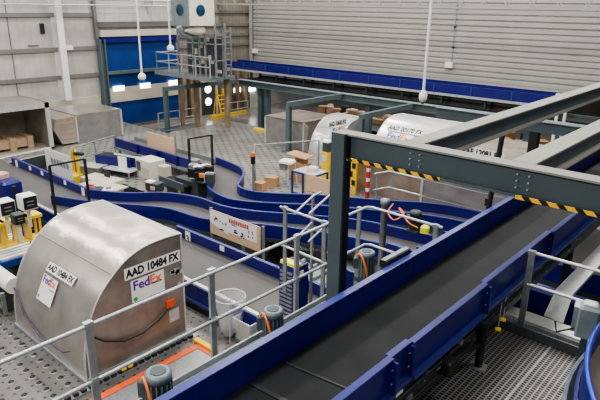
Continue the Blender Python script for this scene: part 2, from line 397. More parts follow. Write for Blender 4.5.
# secondary dark framework beyond
t = thing('cross_beam', 'dark grey steel cross beam beyond the two pale topped beams', 'beam', (-4, 13.6, 5))
MB().box((-7.2, 13.6, 4.95), (3, 13.8, 5.2)).build('web', 'steel', t); MB().box((-7.2, 13.55, 5.2), (3, 13.85, 5.22)).build('top_flange', 'green_steel', t)
for x in (-4.7, -1.3): MB().box((x, 13.6, .6), (x+.2, 13.8, 4.95)).build('post', 'black', t)
# ================================================================ MID FRAMES
PT = CZ-4.55
for (px, py, bx, by, lb) in ((165, 87, 250, 79, 'green grey steel post and beam beside the blue roller door'), (289, 102, 345, 92, 'green grey steel post and beam rising behind the grey curtained container'), (362, 114, 425, 97, 'green grey steel post and beam between wrapped and bright containers')):
    p = at(px, py, PT); t = thing('goalpost_frame', lb, 'steel frame', (p.x, p.y, 0), 'green grey post and beam frames of the far platform')
    MB().box((p.x-.02, p.y-.11, .02), (p.x+.02, p.y+.11, PT-.24)).box((p.x-.11, p.y-.12, .02), (p.x+.11, p.y-.09, PT-.24)).box((p.x-.11, p.y+.09, .02), (p.x+.11, p.y+.12, PT-.24)).build('post', 'green_steel', t)
    MB().box((p.x-.1, p.y-.12, PT-.24), (p.x+.1, 25.05, PT)).build('beam', 'green_steel', t)
    MB().cbox((p.x, p.y, .63), (.5, .5, .05)).build('base_plate', 'green_steel', t)
t = thing('platform_beam', 'long green grey steel beam carrying the far overhead conveyor', 'beam', (-14, 25.3, PT))
MB().box((-27.5, 25.2, PT-.35), (2, 25.3, PT-.02)).box((-27.5, 25.05, PT-.37), (2, 25.45, PT-.34)).build('web', 'green_steel', t)
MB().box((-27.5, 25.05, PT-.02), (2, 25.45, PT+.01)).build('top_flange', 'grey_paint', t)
for x in (-25.9, -25.3, -17.6, -9): MB().box((x, 25.3, .0), (x+.3, 25.6, PT-.35)).build('post', 'steel', t)
t = thing('platform_walkway', 'dark steel walkway deck under the far blue conveyor', 'walkway', (-14, 27, PT))
MB().box((-27.5, 26.0, PT-.1), (2, 27.2, PT)).build('deck', 'black', t)
MB().box((-27.5, 27.15, PT-.25), (2, 27.25, PT+.1)).build('edge_beam', 'steel', t)
many('cross_bearer', 'steel', t, [B((x, 25.46, PT-.3), (x+.12, 27.2, PT-.11)) for x in (-27, -23, -19, -15, -11, -7, -3, 1)])
many('post', 'steel', t, [B((x, 27.0, .02), (x+.15, 27.2, PT-.3)) for x in (-27, -11, 1)])
# far overhead conveyor
OZ = CZ-3.57; OY = 26.0
t = thing('overhead_conveyor', 'long straight blue conveyor running below the roller shutter', 'conveyor', (-18, OY, PT))
for i in range(11):
    xa = -29.8+i*1.98; MB().box((xa, OY, OZ-.44), (xa+1.94, OY+.06, OZ)).build('side_panel', 'blue', t)
many('joint_bracket', 'blue_edge', t, [B((-29.8+i*1.98-.05, OY-.05, OZ-.44), (-29.8+i*1.98+.02, OY+.02, OZ-.02)) for i in range(12)])
MB().box((-29.8, OY-.02, OZ-.56), (-7.9, OY+.1, OZ-.44)).build('lower_flange', 'rail', t)
MB().box((-29.8, OY+.06, OZ-.3), (-7.9, OY+1.2, OZ-.2)).build('belt', 'belt', t)
MB().box((-29.8, OY+1.2, OZ-.45), (-7.9, OY+1.26, OZ)).build('far_panel', 'blue', t)
many('leg', 'motor_dark', t, [B((-27.5+i*2.3, y_, PT+.005), (-27.38+i*2.3, y_+.12, OZ-.4)) for i in range(9) for y_ in (OY+.2, OY+1)])
# white posts at the end of overhead conveyor
for (x, lb) in ((553, 'left one of two white guard posts beyond the far blue conveyor end'), (561, 'right one of two white guard posts beyond the far blue conveyor end')):
    p = at(x, 128, 3.2); t = thing('guard_post', lb, 'post', p)
    MB().box((p.x, p.y, .6), (p.x+.1, p.y+.1, 4.5)).build('upright', 'white', t); MB().cbox((p.x+.05, p.y+.05, 4.5), (.3, .1, .12)).build('head', 'white', t)
# ================================================================ PORTHOLE CABIN + PLATFORM
x0, y0, zb = -25.4, 19.8, CZ-1.12
t = thing('porthole_cabin', 'white cabin box with round blue windows high on the far platform', 'cabin', (x0-.8, y0+.8, zb))
MB().box((x0-1.55, y0, zb), (x0, y0+.03, zb+2.2)).build('grey_side_wall', 'grey_paint', t)
MB().box((x0-1.55, y0+.03, zb), (x0, y0+1.75, zb+2.2)).build('shell', 'cream', t)
p = aty(180, 10, y0); MB().tube([(p.x, y0-.03, p.z), (p.x, y0+.0, p.z)], .30, 20).build('porthole', 'glass_blue', t)
p = atx(200.5, 10.5, x0); MB().tube([(x0-.01, p.y, p.z), (x0+.03, p.y, p.z)], .30, 20).build('porthole', 'glass_blue', t)
p = atx(196, 30.5, x0-.4)
MB().tube([p-YV*.75, p-YV*.4, p, p+YV*.45, p+YV*.65], [.05, .17, .26, .24, .05], 14).build('camera_pod', 'cream', t)
MB().tube([p-YV*.9+ZV*.2-XV*.3, p-YV*.7-ZV*.15-XV*.3, p-YV*.2-ZV*.35-XV*.3, p+YV*.3-ZV*.3-XV*.3], .16, 10).build('duct_hose', 'grey_paint', t)
MB().box((p.x-.3, p.y-.2, p.z), (p.x-.1, p.y+.1, zb)).build('bracket', 'motor_dark', t)
PZ = CZ-3.95
t = thing('access_platform', 'galvanised access platform under the porthole cabin with handrails', 'platform', (-28, 22, 0))
MB().box((-30.6, 21.0, PZ-.16), (-25.3, 22.9, PZ)).build('deck', 'motor_grey', t)
MB().box((-30.6, 20.97, PZ-.22), (-25.3, 21.0, PZ+.02)).build('edge_beam', 'galv', t)
many('support_post', 'tan_dark', t, [B((x, 22.6, 0), (x+.25, 22.85, PZ-.16)) for x in (-30.5, -28.9, -26.0)])
def railing(mb, pts, zf, hs, step, r=.028):
    for h in hs: mb.tube([Vector((p[0], p[1], zf+h)) for p in pts], r, 6)
    for a, b in zip(pts, pts[1:]):
        a, b = Vector((a[0], a[1], 0)), Vector((b[0], b[1], 0)); n = max(1, round((b-a).length/step))
        for i in range(n+1):
            p = a.lerp(b, i/n); mb.tube([(p.x, p.y, zf), (p.x, p.y, zf+max(hs))], r*1.2, 6)
    return mb
railing(MB(), [(-30.5, 22.8), (-30.5, 21.1), (-25.4, 21.1)], PZ, (1.1, .55), 1.2, .035).build('handrail', 'rail', t)
t = thing('lift_cage', 'galvanised mesh lift cage with ladder rails below the porthole cabin', 'cage', (-26.5, 21.6, PZ))
b = MB()
for (x, y) in ((-28.6, 21.3), (-27.2, 21.3), (-26.6, 21.3), (-26.1, 21.3), (-25.2, 21.3), (-25.2, 22.0), (-28.6, 22.6)): b.box((x, y, PZ), (x+.09, y+.09, zb+.1))
for z in (PZ+.9, PZ+1.8, PZ+2.3): b.box((-28.6, 21.3, z), (-25.1, 21.36, z+.06)).box((-25.2, 21.3, z), (-25.14, 22.1, z+.06))
b.build('cage_bar', 'galv', t)
MB().box((-28.4, 21.9, PZ), (-25.4, 22.4, PZ+2.1)).build('mechanism', 'motor_dark', t)
many('fitting', 'block', t, [MB().cbox((-28.2+random.random()*2.8, 21.85, PZ+.2+random.random()*1.9), (.12+random.random()*.2, .1, .1+random.random()*.25)) for i in range(14)])
b = MB()
for y in (22.0, 22.6): b.box((-25.4, y, PZ), (-25.32, y+.08, PZ+2.7))
for i in range(8): b.box((-25.4, 22.0, PZ+.3+i*.31), (-25.34, 22.68, PZ+.35+i*.31))
b.build('ladder', 'galv', t)
# lower back: exit door, barriers, columns, lights
p = atx(209, 118, WX+.1)
d = struct('door_3', MB().box((WX+.1, p.y-.75, 0), (WX+.16, p.y+.65, 2.35)), 'motor_dark')
MB().box((WX+.12, p.y-.9, 0), (WX+.24, p.y-.75, 2.5)).box((WX+.12, p.y+.65, 0), (WX+.24, p.y+.8, 2.5)).box((WX+.12, p.y-.9, 2.35), (WX+.24, p.y+.8, 2.5)).build('door_frame', 'block', d)
for z in (.95, 1.85): MB().tube([(WX+.16, p.y-.05, z), (WX+.2, p.y-.05, z)], .27, 16).build('pane', 'lamp', d)
tag(MB().box((WX+.12, p.y-.3, 2.6), (WX+.22, p.y+.4, 2.9)).build('exit_sign', 'exit_green'), 'green emergency exit sign above the dark door with two round panes', 'sign')
for (x, y, lb) in ((237, 90, 'bright light panel on the dark back wall right of the exit'), (252, 89, 'second bright light panel on the dark back wall, nearest the posts'), (161, 86.5, 'bright light panel at the top of the near green post')):
    p = atx(x, y, WX+.09); tag(MB().cbox(p, (.06, .7, .34)).build('wall_lamp', 'lamp'), lb, 'light')
b = MB()
for y in (24.4, 25.0, 25.5, 28.0, 28.6, 29.4, 30.2): b.box((WX+.1, y, 0), (WX+.45, y+.24, 3.2))
struct('trim_back_pilasters', b, 'tan_dark')
p = thing('floor_barrier', 'galvanised pedestrian barrier before the exit door', 'barrier', (-29.5, 22.5, 0))
railing(MB(), [(-30.4, 20.9), (-30.4, 24.2)], 0, (1.1, .6, .15), 1.6, .035).build('handrail', 'rail', p)
p = thing('floor_barrier', 'galvanised pedestrian barrier right of the yellow steps', 'barrier', (-30, 26.5, 0))
railing(MB(), [(-30.3, 26.6), (-30.3, 28.6)], 0, (1.1, .6, .15), 1.0, .035).build('handrail', 'rail', p)
p = at(222, 117, 0); t = thing('step_ladder', 'yellow mobile step ladder parked by the exit door', 'ladder', p)
b = MB()
for s in (0, .6): b.tube([p+YV*s, p+YV*s+XV*-.5+ZV*1.9, p+YV*s-XV*.9], .05, 6)
for i in range(5): b.box((p.x-.1*i-.15, p.y, .3*i+.25), (p.x-.1*i+.05, p.y+.6, .3*i+.29))
b.build('frame', 'yellow', t)
p = at(219, 117.5, 0); tag(MB().box((p.x, p.y-.8, 0), (p.x+.2, p.y+2.6, .22)).build('guard_kerb', 'yellow'), 'low yellow steel guard kerb on the shiny concrete', 'kerb')
p = at(264, 130, .6); tag(MB().box((p.x-.4, p.y-.5, .6), (p.x+.3, p.y-.3, .75)).box((p.x+.3, p.y-.5, .6), (p.x+.45, p.y+.8, .75)).build('corner_guard', 'yellow'), 'yellow corner guard at the foot of the dark double posts', 'guard')
# parcels heaps beyond shutter
t = thing('parcel_conveyor', 'low grey sorting belt loaded with parcels beyond the containers', 'conveyor', (-18, 27, 0))
MB().box((-23, 27.2, 1.0), (-8, 29.2, 1.25)).build('belt', 'belt_light', t)
MB().box((-23, 27.1, .9), (-8, 27.2, 1.24)).build('side_panel', 'galv', t)
b = MB()
for i in range(8): b.box((-22.8+i*2, 27.3, 0), (-22.65+i*2, 29, 1.0))
b.build('leg', 'motor_dark', t)
pc = [('brown cardboard parcel', 'card'), ('pinkish wrapped parcel', 'parcel_pink'), ('pale parcel', 'paper'), ('dark parcel', 'motor_dark')]
first = {}
for i in range(46):
    k = random.choice([0, 1, 1, 1, 2, 0, 3]); nm, mm = pc[k]; x = -22.6+ (i % 23)*.62 + random.random()*.2; y = 27.5+(i//23)*.85+random.random()*.2
    sz = (.32+random.random()*.28, .3+random.random()*.3, .25+random.random()*.35)
    if i in (0, 22, 45): pass
    o = MB().cbox((0, 0, sz[2]/2), sz, random.random()*1.5, .02).build('parcel', mm)
    o.location = (x, y, 1.255)
    tag(o, nm+' on the low sorting belt beyond the far containers', 'parcel', nm+'s on the low sorting belt')
# ================================================================ CONTAINERS
PROF = [(0, 0), (.02, .5), (.10, .95), (.23, 1.30), (.42, 1.66), (.70, 1.98), (1.05, 2.26), (1.43, 2.42), (1.91, 2.48), (2.43, 2.46)]
def decal(par, o, rv, uv, txt, w, h, name='number_plate', logo=True, lsz=None, gap=.02, tilt=None):
    """white number sticker and carrier sticker: o = top left of number sticker"""
    n = rv.cross(uv).normalized()*.008
    o = Vector(o)+n
    pl = MB().quad(o, o-uv*h, o-uv*h+rv*w, o+rv*w).build(name, 'paper', par)
    tb = MB(); wd = text(MB(), txt, (0,0,0), rv, uv, 1, .045); sq = (w*.94)/wd/(h*.98)
    text(tb, txt, o+n*.5-uv*h*.80+rv*w*.03, rv, uv, h*.92, .045, sq*.98/.92); tb.build('lettering', 'ink', pl)
    return pl
def logo_sticker(par, o, rv, uv, w, h):
    n = rv.cross(uv).normalized()*.008; o = Vector(o)+n
    pl = MB().quad(o, o-uv*h, o-uv*h+rv*w, o+rv*w).build('carrier_sticker', 'paper', par)
    s = w*.36; a = MB(); wd = text(a, 'Fed', o+n*.5-uv*(s*.78)+rv*w*.05, rv, uv, s, .025, .98); a.build('logo_letters', 'purple', pl)
    a = MB(); text(a, 'Ex', o+n*.5-uv*(s*.78)+rv*(w*.05+wd), rv, uv, s, .025, .98); a.build('logo_letters', 'fed_orange', pl)
    a = MB(); a.add([o+n*.5+rv*w*.10-uv*(h*.86)+(rv*math.cos(k*PI/6)+uv*math.sin(k*PI/6))*w*.065 for k in range(12)], [tuple(range(12))]); a.build('green_dot', 'green', pl)
    a = MB(); a.quad(*[o+n*.5+rv*w*i-uv*h*j for i, j in ((.6, .42), (.6, .47), (.92, .47), (.92, .42))]); a.build('small_print', 'grey_paint', pl)
    return pl
def container(x1, y0, z0, L, label, shell='alu', face='alu_dark', sc=1.0, prof=PROF, loc=None):
    """contoured air cargo container, profile face towards +x at x1, curved side towards -y"""
    t = thing('air_cargo_container', label, 'cargo container', (x1-L/2, y0+1.2, z0))
    P = [(y0+a*sc, z0+.08+b*sc*(1-.08/2.46)) for a, b in prof]
    fine = []
    sp = smooth([(0, a, b) for a, b in P], 4); P2 = [(v.y, v.z) for v in sp]
    seam = next(i for i, v in enumerate(P2) if v[1]-z0 > 2.0*sc)
    def strip(lo, hi, nm, m):
        mb = MB(); vs = []
        N = 14
        for i in range(lo, hi+1):
            for k in range(N+1): vs.append((x1-L*k/N, P2[i][0], P2[i][1]))
        n = N+1
        mb.add(vs, [((i)*n+k, (i+1)*n+k, (i+1)*n+k+1, i*n+k+1) for i in range(hi-lo) for k in range(N)], True)
        return mb.build(nm, m, t)
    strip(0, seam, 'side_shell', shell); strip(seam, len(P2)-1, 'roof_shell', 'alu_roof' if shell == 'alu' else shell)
    yb = y0+2.43*sc
    MB().add([(x1, a, b) for a, b in P2]+[(x1, yb, z0+.08)], [tuple(range(len(P2)+1))]).build('end_panel', face, t)
    MB().add([(x1-L, a, b) for a, b in P2]+[(x1-L, yb, z0+.08)], [tuple(range(len(P2), -1, -1))]).box((x1-L, yb-.01, z0+.08), (x1, yb, P2[-1][1])).build('rear_panel', face, t)
    e = MB().tube([(x1+.004, a, b) for a, b in P2], .018, 6); e.tube([(x1+.004, yb, z0+.05), (x1+.004, yb, P2[-1][1])], .022, 6)
    e.tube([(x1-L, a, b) for a, b in P2], .018, 6); e.tube([(x1, yb, P2[-1][1]), (x1-L, yb, P2[-1][1])], .018, 6)
    e.build('edge_trim', 'galv_light', t)
    a, b = P2[seam]; MB().tube([(x1, a-.004, b), (x1-L, a-.004, b)], .012, 5).build('seam', 'alu_dark', t)
    MB().box((x1-L-.05, y0-.06, z0), (x1+.05, yb+.04, z0+.08)).build('base_pallet', 'galv', t)
    return t, P2
DK = .6
t, P2 = container(-9.31, 4.33, DK, 3.12, 'large dull aluminium cargo container with curved top beside the near railing')
decal(t, atx(123.5, 269.5, -9.31), YV, ZV, 'AAD 10484 FX', 1.36, .26)
logo_sticker(t, atx(130.2, 281.5, -9.31), YV, ZV, .80, .50)
# stickers on the curved side (lie on the tangent of the lower shell)
sa = Vector((0, P2[12][0], P2[12][1])); 
def shell_pt(px, py, Q=None):
    best = None; Q = Q or P2
    for i in range(len(Q)-1):
        a, b = Vector((0, *Q[i])), Vector((0, *Q[i+1])); n = XV.cross(b-a).normalized(); d = ray(px, py)
        tt = (a-Vector((0,0,CZ))).dot(n)/d.dot(n); q = Vector((0,0,CZ))+d*tt
        if min(a.z, b.z)-.001 <= q.z <= max(a.z, b.z)+.001 and (best is None or tt < best[0]): best = (tt, q, (b-a).normalized())
    return best[1], best[2]
q, tg = shell_pt(52, 262); tg.x = 0
nn = XV.cross(tg).normalized()
rvv = (XV*.98 - tg*.0).normalized()
decal(t, q+nn*.03, XV, tg, 'AAD 10484 FX', 1.12, .20)
q2, tg2 = shell_pt(46.5, 273); q3, _ = shell_pt(43.5, 292); tg2 = (q2-q3); tg2.x = 0; tg2.normalize()
logo_sticker(t, q2+XV.cross(tg2).normalized()*.04, XV, tg2, .62, .56)
MB().tube([atx(93, 337, -9.28), atx(105, 341.5, -9.26), atx(125, 341, -9.26), atx(143, 333, -9.26), atx(158, 321, -9.26), atx(170, 307, -9.27)], .018, 6).build('door_strap', 'black', t)
MB().cbox(atx(170.5, 303.5, -9.28), (.04, .20, .16)).build('strap_handle', 'red_orange', t)
a = atx(169, 311, -9.30); MB().quad(a, a-ZV*.3, a-ZV*.3+YV*.26, a+YV*.26).build('document_pocket', 'galv_light', t)
a = atx(169, 268, -9.30); b = MB()
for i in range(9): q = a+YV*random.random()*.35-ZV*random.random()*.45; MB().quad(q, q-ZV*.09, q-ZV*.09+YV*.09, q+YV*.09).build('worn_label', 'galv_light' if i % 3 else 'alu', t)
MB().tube([(-12.35, 4.36, 1.6), (-11.9, 4.32, 1.1), (-11.2, 4.32, .85), (-10.2, 4.33, .9), (-9.4, 4.4, 1.3)], .02, 6).build('side_strap', 'strap', t)
# far containers
def flat_container(x0, y0, x1, y1, z0, h, label, front='x', cover='galv', body='alu'):
    t = thing('cargo_container', label, 'cargo container', ((x0+x1)/2, (y0+y1)/2, z0))
    MB().box((x0, y0, z0+.08), (x1, y1, z0+h-.03)).build('body', body, t)
    MB().box((x0-.05, y0-.05, z0), (x1+.05, y1+.05, z0+.08)).build('base_pallet', 'galv', t)
    if front == 'x': MB().box((x1, y0+.08, z0+.12), (x1+.03, y1-.08, z0+h-.1)).build('curtain', cover, t)
    else: MB().box((x0+.08, y0-.03, z0+.12), (x1-.08, y0, z0+h-.1)).build('curtain', cover, t)
    b = MB()
    for X in (x0, x1):
        for Y in (y0, y1): b.cbox((X, Y, z0+h/2-.02), (.09, .09, h-.06))
    b.build('corner_frame', 'galv_light', t); B((x0-.03, y0-.03, z0+h-.04), (x1+.03, y1+.03, z0+h)).build('roof', body, t)
    return t
# grey curtained container
t = flat_container(-21.2, 21.3, -18.5, 23.9, DK, 1.55, 'grey curtained low container under the far green frame', 'y', 'mesh_curtain', 'alu_dark')
p = MB().prism([(-18.45, 21.25, DK+.1), (-18.45, 21.25, DK+1.5), (-18.0, 21.0, DK+1.4), (-17.9, 20.9, DK+.2)], (0, .05, 0)); p.build('side_flap', 'alu', t)
# wrapped container with carrier sticker
t, Q = container(-15.2, 19.7, DK, 1.6, 'plastic wrapped silver container with round top behind the portal post', 'plastic_wrap', 'plastic_wrap', .88)
decal(t, atx(328.5, 122, -15.2), YV, ZV, 'AAD 10642 FX', 1.3, .28); logo_sticker(t, atx(332, 128, -15.2), YV, ZV, 1.0, .65)
# bright container
t, Q = container(-10.6, 20.2, DK, 3.1, 'bright silver container with curved side, left of the third beam', 'alu_bright', 'alu')
q, tg = shell_pt(390, 125, Q); nn = XV.cross(tg).normalized(); q += nn*.05
decal(t, q, XV, tg, 'AAD 20170 FX', 1.8, .36); logo_sticker(t, q-tg*.42+XV*.15, XV, tg, 1.3, .6)
# boxy container with number plate behind the beam
t = flat_container(-9.2, 16.9, -5.6, 19.6, DK, 2.75, 'dull metal container with number plate seen through the portal beams', 'y', 'alu', 'alu_dark')
o = aty(461, 145, 16.84); decal(t, o, XV, ZV, 'AAF 12081 FX', 1.45, .28); logo_sticker(t, o-ZV*.33+XV*.25, XV, ZV, .8, .45)
t = flat_container(-12.9, 18.0, -9.6, 20.0, DK, 1.65, 'brown metal container low behind the inner handrail', 'y', 'alu_dark', 'alu_dark')
# left containers
t = thing('open_cargo_container', 'open aluminium container holding a wooden crate at the left edge', 'cargo container', (-29.5, 10.5, DK))
ya, yb, xf, xb, H = 7.6, 12.95, -28.15, -31.2, 2.35
MB().box((xb, ya, DK), (xf, yb, DK+.08)).build('floor_plate', 'alu_inner', t); MB().box((xb, ya, DK), (xb+.05, yb, DK+H)).build('back_panel', 'alu_inner', t)
MB().box((xb, yb-.06, DK), (xf, yb, DK+H)).build('side_panel', 'alu_inner', t); MB().box((xb, ya, DK+H-.06), (xf, yb, DK+H)).build('roof', 'alu', t)
MB().box((xf-.05, ya, DK+H-.25), (xf+.03, yb, DK+H)).box((xf-.05, yb-.22, DK), (xf+.03, yb, DK+H)).box((xf-.05, ya, DK), (xf+.03, yb, DK+.1)).build('front_frame', 'galv_light', t)
b = MB()
for y in (9.2, 11.2): b.box((xb+.05, y, DK), (xb+.12, y+.07, DK+H))
b.build('rib', 'alu', t)
t = thing('wooden_crate', 'low wooden crate lying inside the open aluminium container', 'crate', (-28.9, 11.2, DK+.08))
a, b2 = 10.2, 12.2
MB().box((-29.9, a, DK+.2), (-28.75, b2, DK+.62)).build('body', 'wood', t)
for y in (a, a+.85, b2-.3): MB().box((-29.95, y, DK+.08), (-28.7, y+.3, DK+.68)).build('batten', 'wood', t)
t = flat_container(-31.2, 14.35, -28.3, 17.0, DK, 1.52, 'aluminium container with grey front curtain below the white wall column', 'x', 'mesh_curtain', 'alu')
MB().prism([(-28.3, 14.3, DK+.08), (-28.3, 14.3, DK+1.48), (-28.3, 13.3, DK+1.40), (-28.3, 13.1, DK+.9), (-28.3, 13.5, DK+.08)], (-2.8, 0, 0)).build('contoured_end', 'alu', t)
b = MB()
for i in range(5): b.box((-28.28, 13.5, DK+.3+i*.27), (-28.25, 14.2, DK+.34+i*.27))
b.build('tape_strip', 'card', t)
# ================================================================ CONVEYORS
def curve_conveyor(label, far, near, ztop, ph=.42, belt='belt_light', group=None, legs=True, fp='blue', hide_far=None):
    far = [Vector((*p, ztop)) for p in far]; near = [Vector((*p, ztop)) for p in near]
    fs_, ns_ = smooth(far), smooth(near); c = sum(far+near, Vector())/len(far+near)
    t = thing('curved_conveyor', label, 'conveyor', (c.x, c.y, DK if c.y > 12 else 0), group)
    n = 40; a, b = resample(fs_, n), resample(ns_, n); k = MB(); dz = Vector((0,0,ph-.1))
    k.add([q for i in range(n) for q in (a[i]-dz, b[i]-dz)], [(2*i, 2*i+1, 2*i+3, 2*i+2) for i in range(n-1)]); k.build('belt', belt, t)
    for nm, s in (('far_panel', a), ('near_panel', b)):
        p = MB().wall(s, ph, .05).build(nm, fp, t); MB().wall([v+Vector((0,0,.012)) for v in s], .03, .085).build('rim', 'blue_edge', p)
    MB().wall([v-Vector((0,0,ph)) for v in b], .12, .10).build('under_frame', 'motor_dark', t)
    if legs:
        for i in range(3, n, 9):
            for s in (a, b): MB().box((s[i].x-.04, s[i].y-.04, t.location.z), (s[i].x+.04, s[i].y+.04, ztop-ph)).build('leg', 'grey_paint', t)
    return t
CT = 1.5
curve_conveyor('S-curved blue conveyor leading from the upper left line into the back run', [(-18.3,15.35),(-17.68,15.27),(-16.4,15.0),(-15.7,14.55),(-15.08,13.8),(-14.7,13.3),(-14.06,13.12),(-13.18,13.44),(-11.79,14.48),(-9.98,15.49),(-8.34,16.5),(-6.0,16.9)],
    [(-18.3,14.3),(-17.37,14.25),(-16.59,13.79),(-15.99,13.24),(-15.63,12.7),(-15.14,12.34),(-14.13,12.07),(-13.48,12.11),(-12.6,12.6),(-11.18,13.6),(-9.4,14.6),(-7.8,15.4),(-6.0,15.7)], CT)
curve_conveyor('wavy blue conveyor branching off the long left belt and passing behind the signboard', [(-18.1,9.31),(-17.3,9.65),(-16.57,10.16),(-15.83,10.95),(-14.61,11.42),(-13.36,11.42),(-12.22,11.82),(-10.52,12.85),(-9.36,13.45),(-8.3,13.7),(-6.3,14.0)],
    [(-18.3,8.1),(-17.2,8.55),(-16.21,9.06),(-15.34,9.62),(-14.4,10.08),(-13.1,10.2),(-12.5,10.45),(-11.66,10.95),(-10.57,11.5),(-9.62,11.87),(-8.3,12.3),(-6.0,12.7)], CT)
# panel between the two back runs
# straight conveyor D
t = thing('straight_conveyor', 'straight blue conveyor running in front of the plywood panel at the upper left', 'conveyor', (-21.4, 14.9, DK))
p = B((-24.55, 14.28, CT-.42), (-18.3, 14.33, CT)).build('near_panel', 'blue', t); B((-24.55, 14.26, CT-.01), (-18.3, 14.36, CT+.015)).build('rim', 'blue_edge', p)
B((-24.55, 14.3, CT-.3), (-18.3, 15.4, CT-.26)).build('belt', 'belt_light', t)
B((-24.55, 14.22, CT-.54), (-18.3, 14.34, CT-.42)).build('under_frame', 'galv', t)
p = B((-24.55, 15.38, CT-.42), (-18.3, 15.42, CT-.1)).build('far_panel', 'galv', t)
many('leg', 'grey_paint', t, [B((x, y, DK), (x+.1, y+.1, CT-.5)) for x in (-24.3, -22.3, -20.3, -18.7) for y in (14.3, 15.3)])
many('joint_bracket', 'blue', t, [B((x, 14.2, CT-.42), (x+.06, 14.29, CT-.02)) for x in (-22.6, -21, -19.6)])
# long left conveyor A
t = thing('straight_conveyor', 'long pale belt conveyor running from the left edge past the domed container', 'conveyor', (-15, 8.5, 0))
p = B((-24.3, 9.3, CT-.42), (-18.1, 9.35, CT)).build('far_panel', 'blue', t); B((-24.3, 9.28, CT-.01), (-18.1, 9.38, CT+.015)).build('rim', 'blue_edge', p)
p = B((-13.0, 9.3, CT-.42), (-6.4, 9.35, CT)).build('far_panel', 'blue', t); B((-13.0, 9.28, CT-.01), (-6.4, 9.38, CT+.015)).build('rim', 'blue_edge', p)
B((-27.6, 7.78, CT-.36), (-6.4, 9.3, CT-.3)).build('belt', 'belt_light', t)
B((-27.6, 7.68, CT-.32), (-6.4, 7.78, CT-.27)).build('edge_strip', 'galv_light', t)
B((-27.6, 7.66, CT-.72), (-6.4, 7.71, CT-.32)).build('near_panel', 'blue', t)
B((-27.6, 7.62, CT-.76), (-6.4, 7.74, CT-.72)).build('under_frame', 'blue_edge', t)
many('leg', 'grey_paint', t, [B((x, y, .02), (x+.1, y+.1, CT-.72)) for x in (-24, -21, -18, -15, -6) for y in (7.75, 9.1)])
for (x, y) in ((30, 168), (42, 173), (65, 182.5), (222, 248)):
    q = aty(x, y, 9.29); B((q.x-.09, 9.285, q.z-.09), (q.x+.09, 9.295, q.z+.09)).build('warning_label', 'paper', t)
for (x, y, w_) in ((16, 159.5, .2), (83, 189.5, .2), (188, 236, .22)):
    q = aty(x, y, 9.29); pl = B((q.x-w_/2, 9.28, CT-.40), (q.x+w_/2, 9.295, CT-.02)).build('number_tag', 'paper', t)
    if x == 188: k = MB(); text(k, '3', (q.x-.07, 9.27, CT-.33), XV, ZV, .28, .02); k.build('digit', 'ink', pl)
t = thing('straight_conveyor', 'low dark roller line on the near side of the long left belt', 'conveyor', (-19, 6.8, 0))
MB().box((-27, 6.2, .35), (-14.3, 7.3, .42)).build('bed', 'belt', t)
many('side_rail', 'blue', t, [B((-27, 6.1, .3), (-14.3, 6.18, .5)), B((-27, 7.3, .3), (-14.3, 7.38, .5))])
many('roller', 'motor_dark', t, [T([(x*.42-26.7, 6.2, .47), (x*.42-26.7, 7.3, .47)], .05, 6) for x in range(29)])
many('leg', 'motor_dark', t, [B((x, 6.2, .02), (x+.08, 7.3, .35)) for x in (-26, -22, -18, -15)])
# ---------------------------------------------------------------- foreground belt conveyor
XL, XR, ZT = -3.27, -2.31, CZ-3.0
t = thing('belt_conveyor', 'wide black belt conveyor with blue side walls crossing the foreground under the portal', 'conveyor', (-2.8, 6, 3.4))
B((XL, .2, ZT-.40), (XR, 20, ZT-.33)).build('belt', 'belt', t)
many('belt_splice', 'black', t, [MB().bar((XL+.02, 3.05, ZT-.325), (XR-.02, 3.12, ZT-.325), .05, .01), MB().bar((XL+.02, 1.9, ZT-.325), (XR-.02, 1.86, ZT-.325), .02, .01), MB().bar((XL+.02, 3.5, ZT-.325), (XR-.02, 3.62, ZT-.325), .025, .01)])
for i, (ya, yb) in enumerate(((.2, 1.55), (1.55, 3.05), (3.05, 6.0), (6.0, 9.0), (9.0, 12), (12, 20))):
    p = B((XL-.045, ya, ZT-.42), (XL-.015+.006*(i % 2), yb, ZT)).build('left_panel', 'blue', t)
    B((XL-.075, ya, ZT-.012), (XL+.012, yb, ZT+.004)).build('rim', 'blue_edge', p)
ys = [.2, at(389.5, 356.5, ZT).y, at(407.5, 340, ZT).y, at(485, 283, ZT).y, at(549, 231, ZT).y, 10.5, 14, 20]
for i, (ya, yb) in enumerate(zip(ys, ys[1:])):
    o = .03 if i in (0, 2, 4) else 0
    p = B((XR+o, ya, ZT-.36), (XR+o+.03, yb, ZT)).build('right_panel', 'blue', t)
    B((XR+o-.02, ya, ZT-.012), (XR+o+.05, yb, ZT+.004)).build('rim', 'blue_edge', p)
    B((XR+o, ya, ZT-.40), (XR+o+.09, yb, ZT-.36)).build('lower_flange', 'blue_edge', p)
    B((XR+o+.03, yb-.03, ZT-.36), (XR+o+.10, yb, ZT-.02)).build('joint_bracket', 'blue', p)
    for zz in (.1, .25): T([(XR+o+.06, yb-.045, ZT-zz), (XR+o+.06, yb-.02, ZT-zz)], .008).build('bolt', 'rail', p)
B((XR-.05, .2, ZT-.75), (XR+.03, 20, ZT-.42)).build('under_frame', 'motor_dark', t)
B((XL-.03, .2, ZT-.75), (XL+.04, 20, ZT-.42)).build('under_frame', 'motor_dark', t)
many('bolt', 'rail', t, [MB().cbox((XR+.036, 2.2+i*.17, ZT-.46-.09*(i % 3)-.03*(i % 2)), (.016, .022, .022)) for i in range(44)])
many('cable_duct', 'black', t, [T([(XR+.08, .2, ZT-.52), (XR+.08, 9, ZT-.52)], .03), T([(XR+.1, .2, ZT-.64), (XR+.1, 5.6, ZT-.64)], .02)])
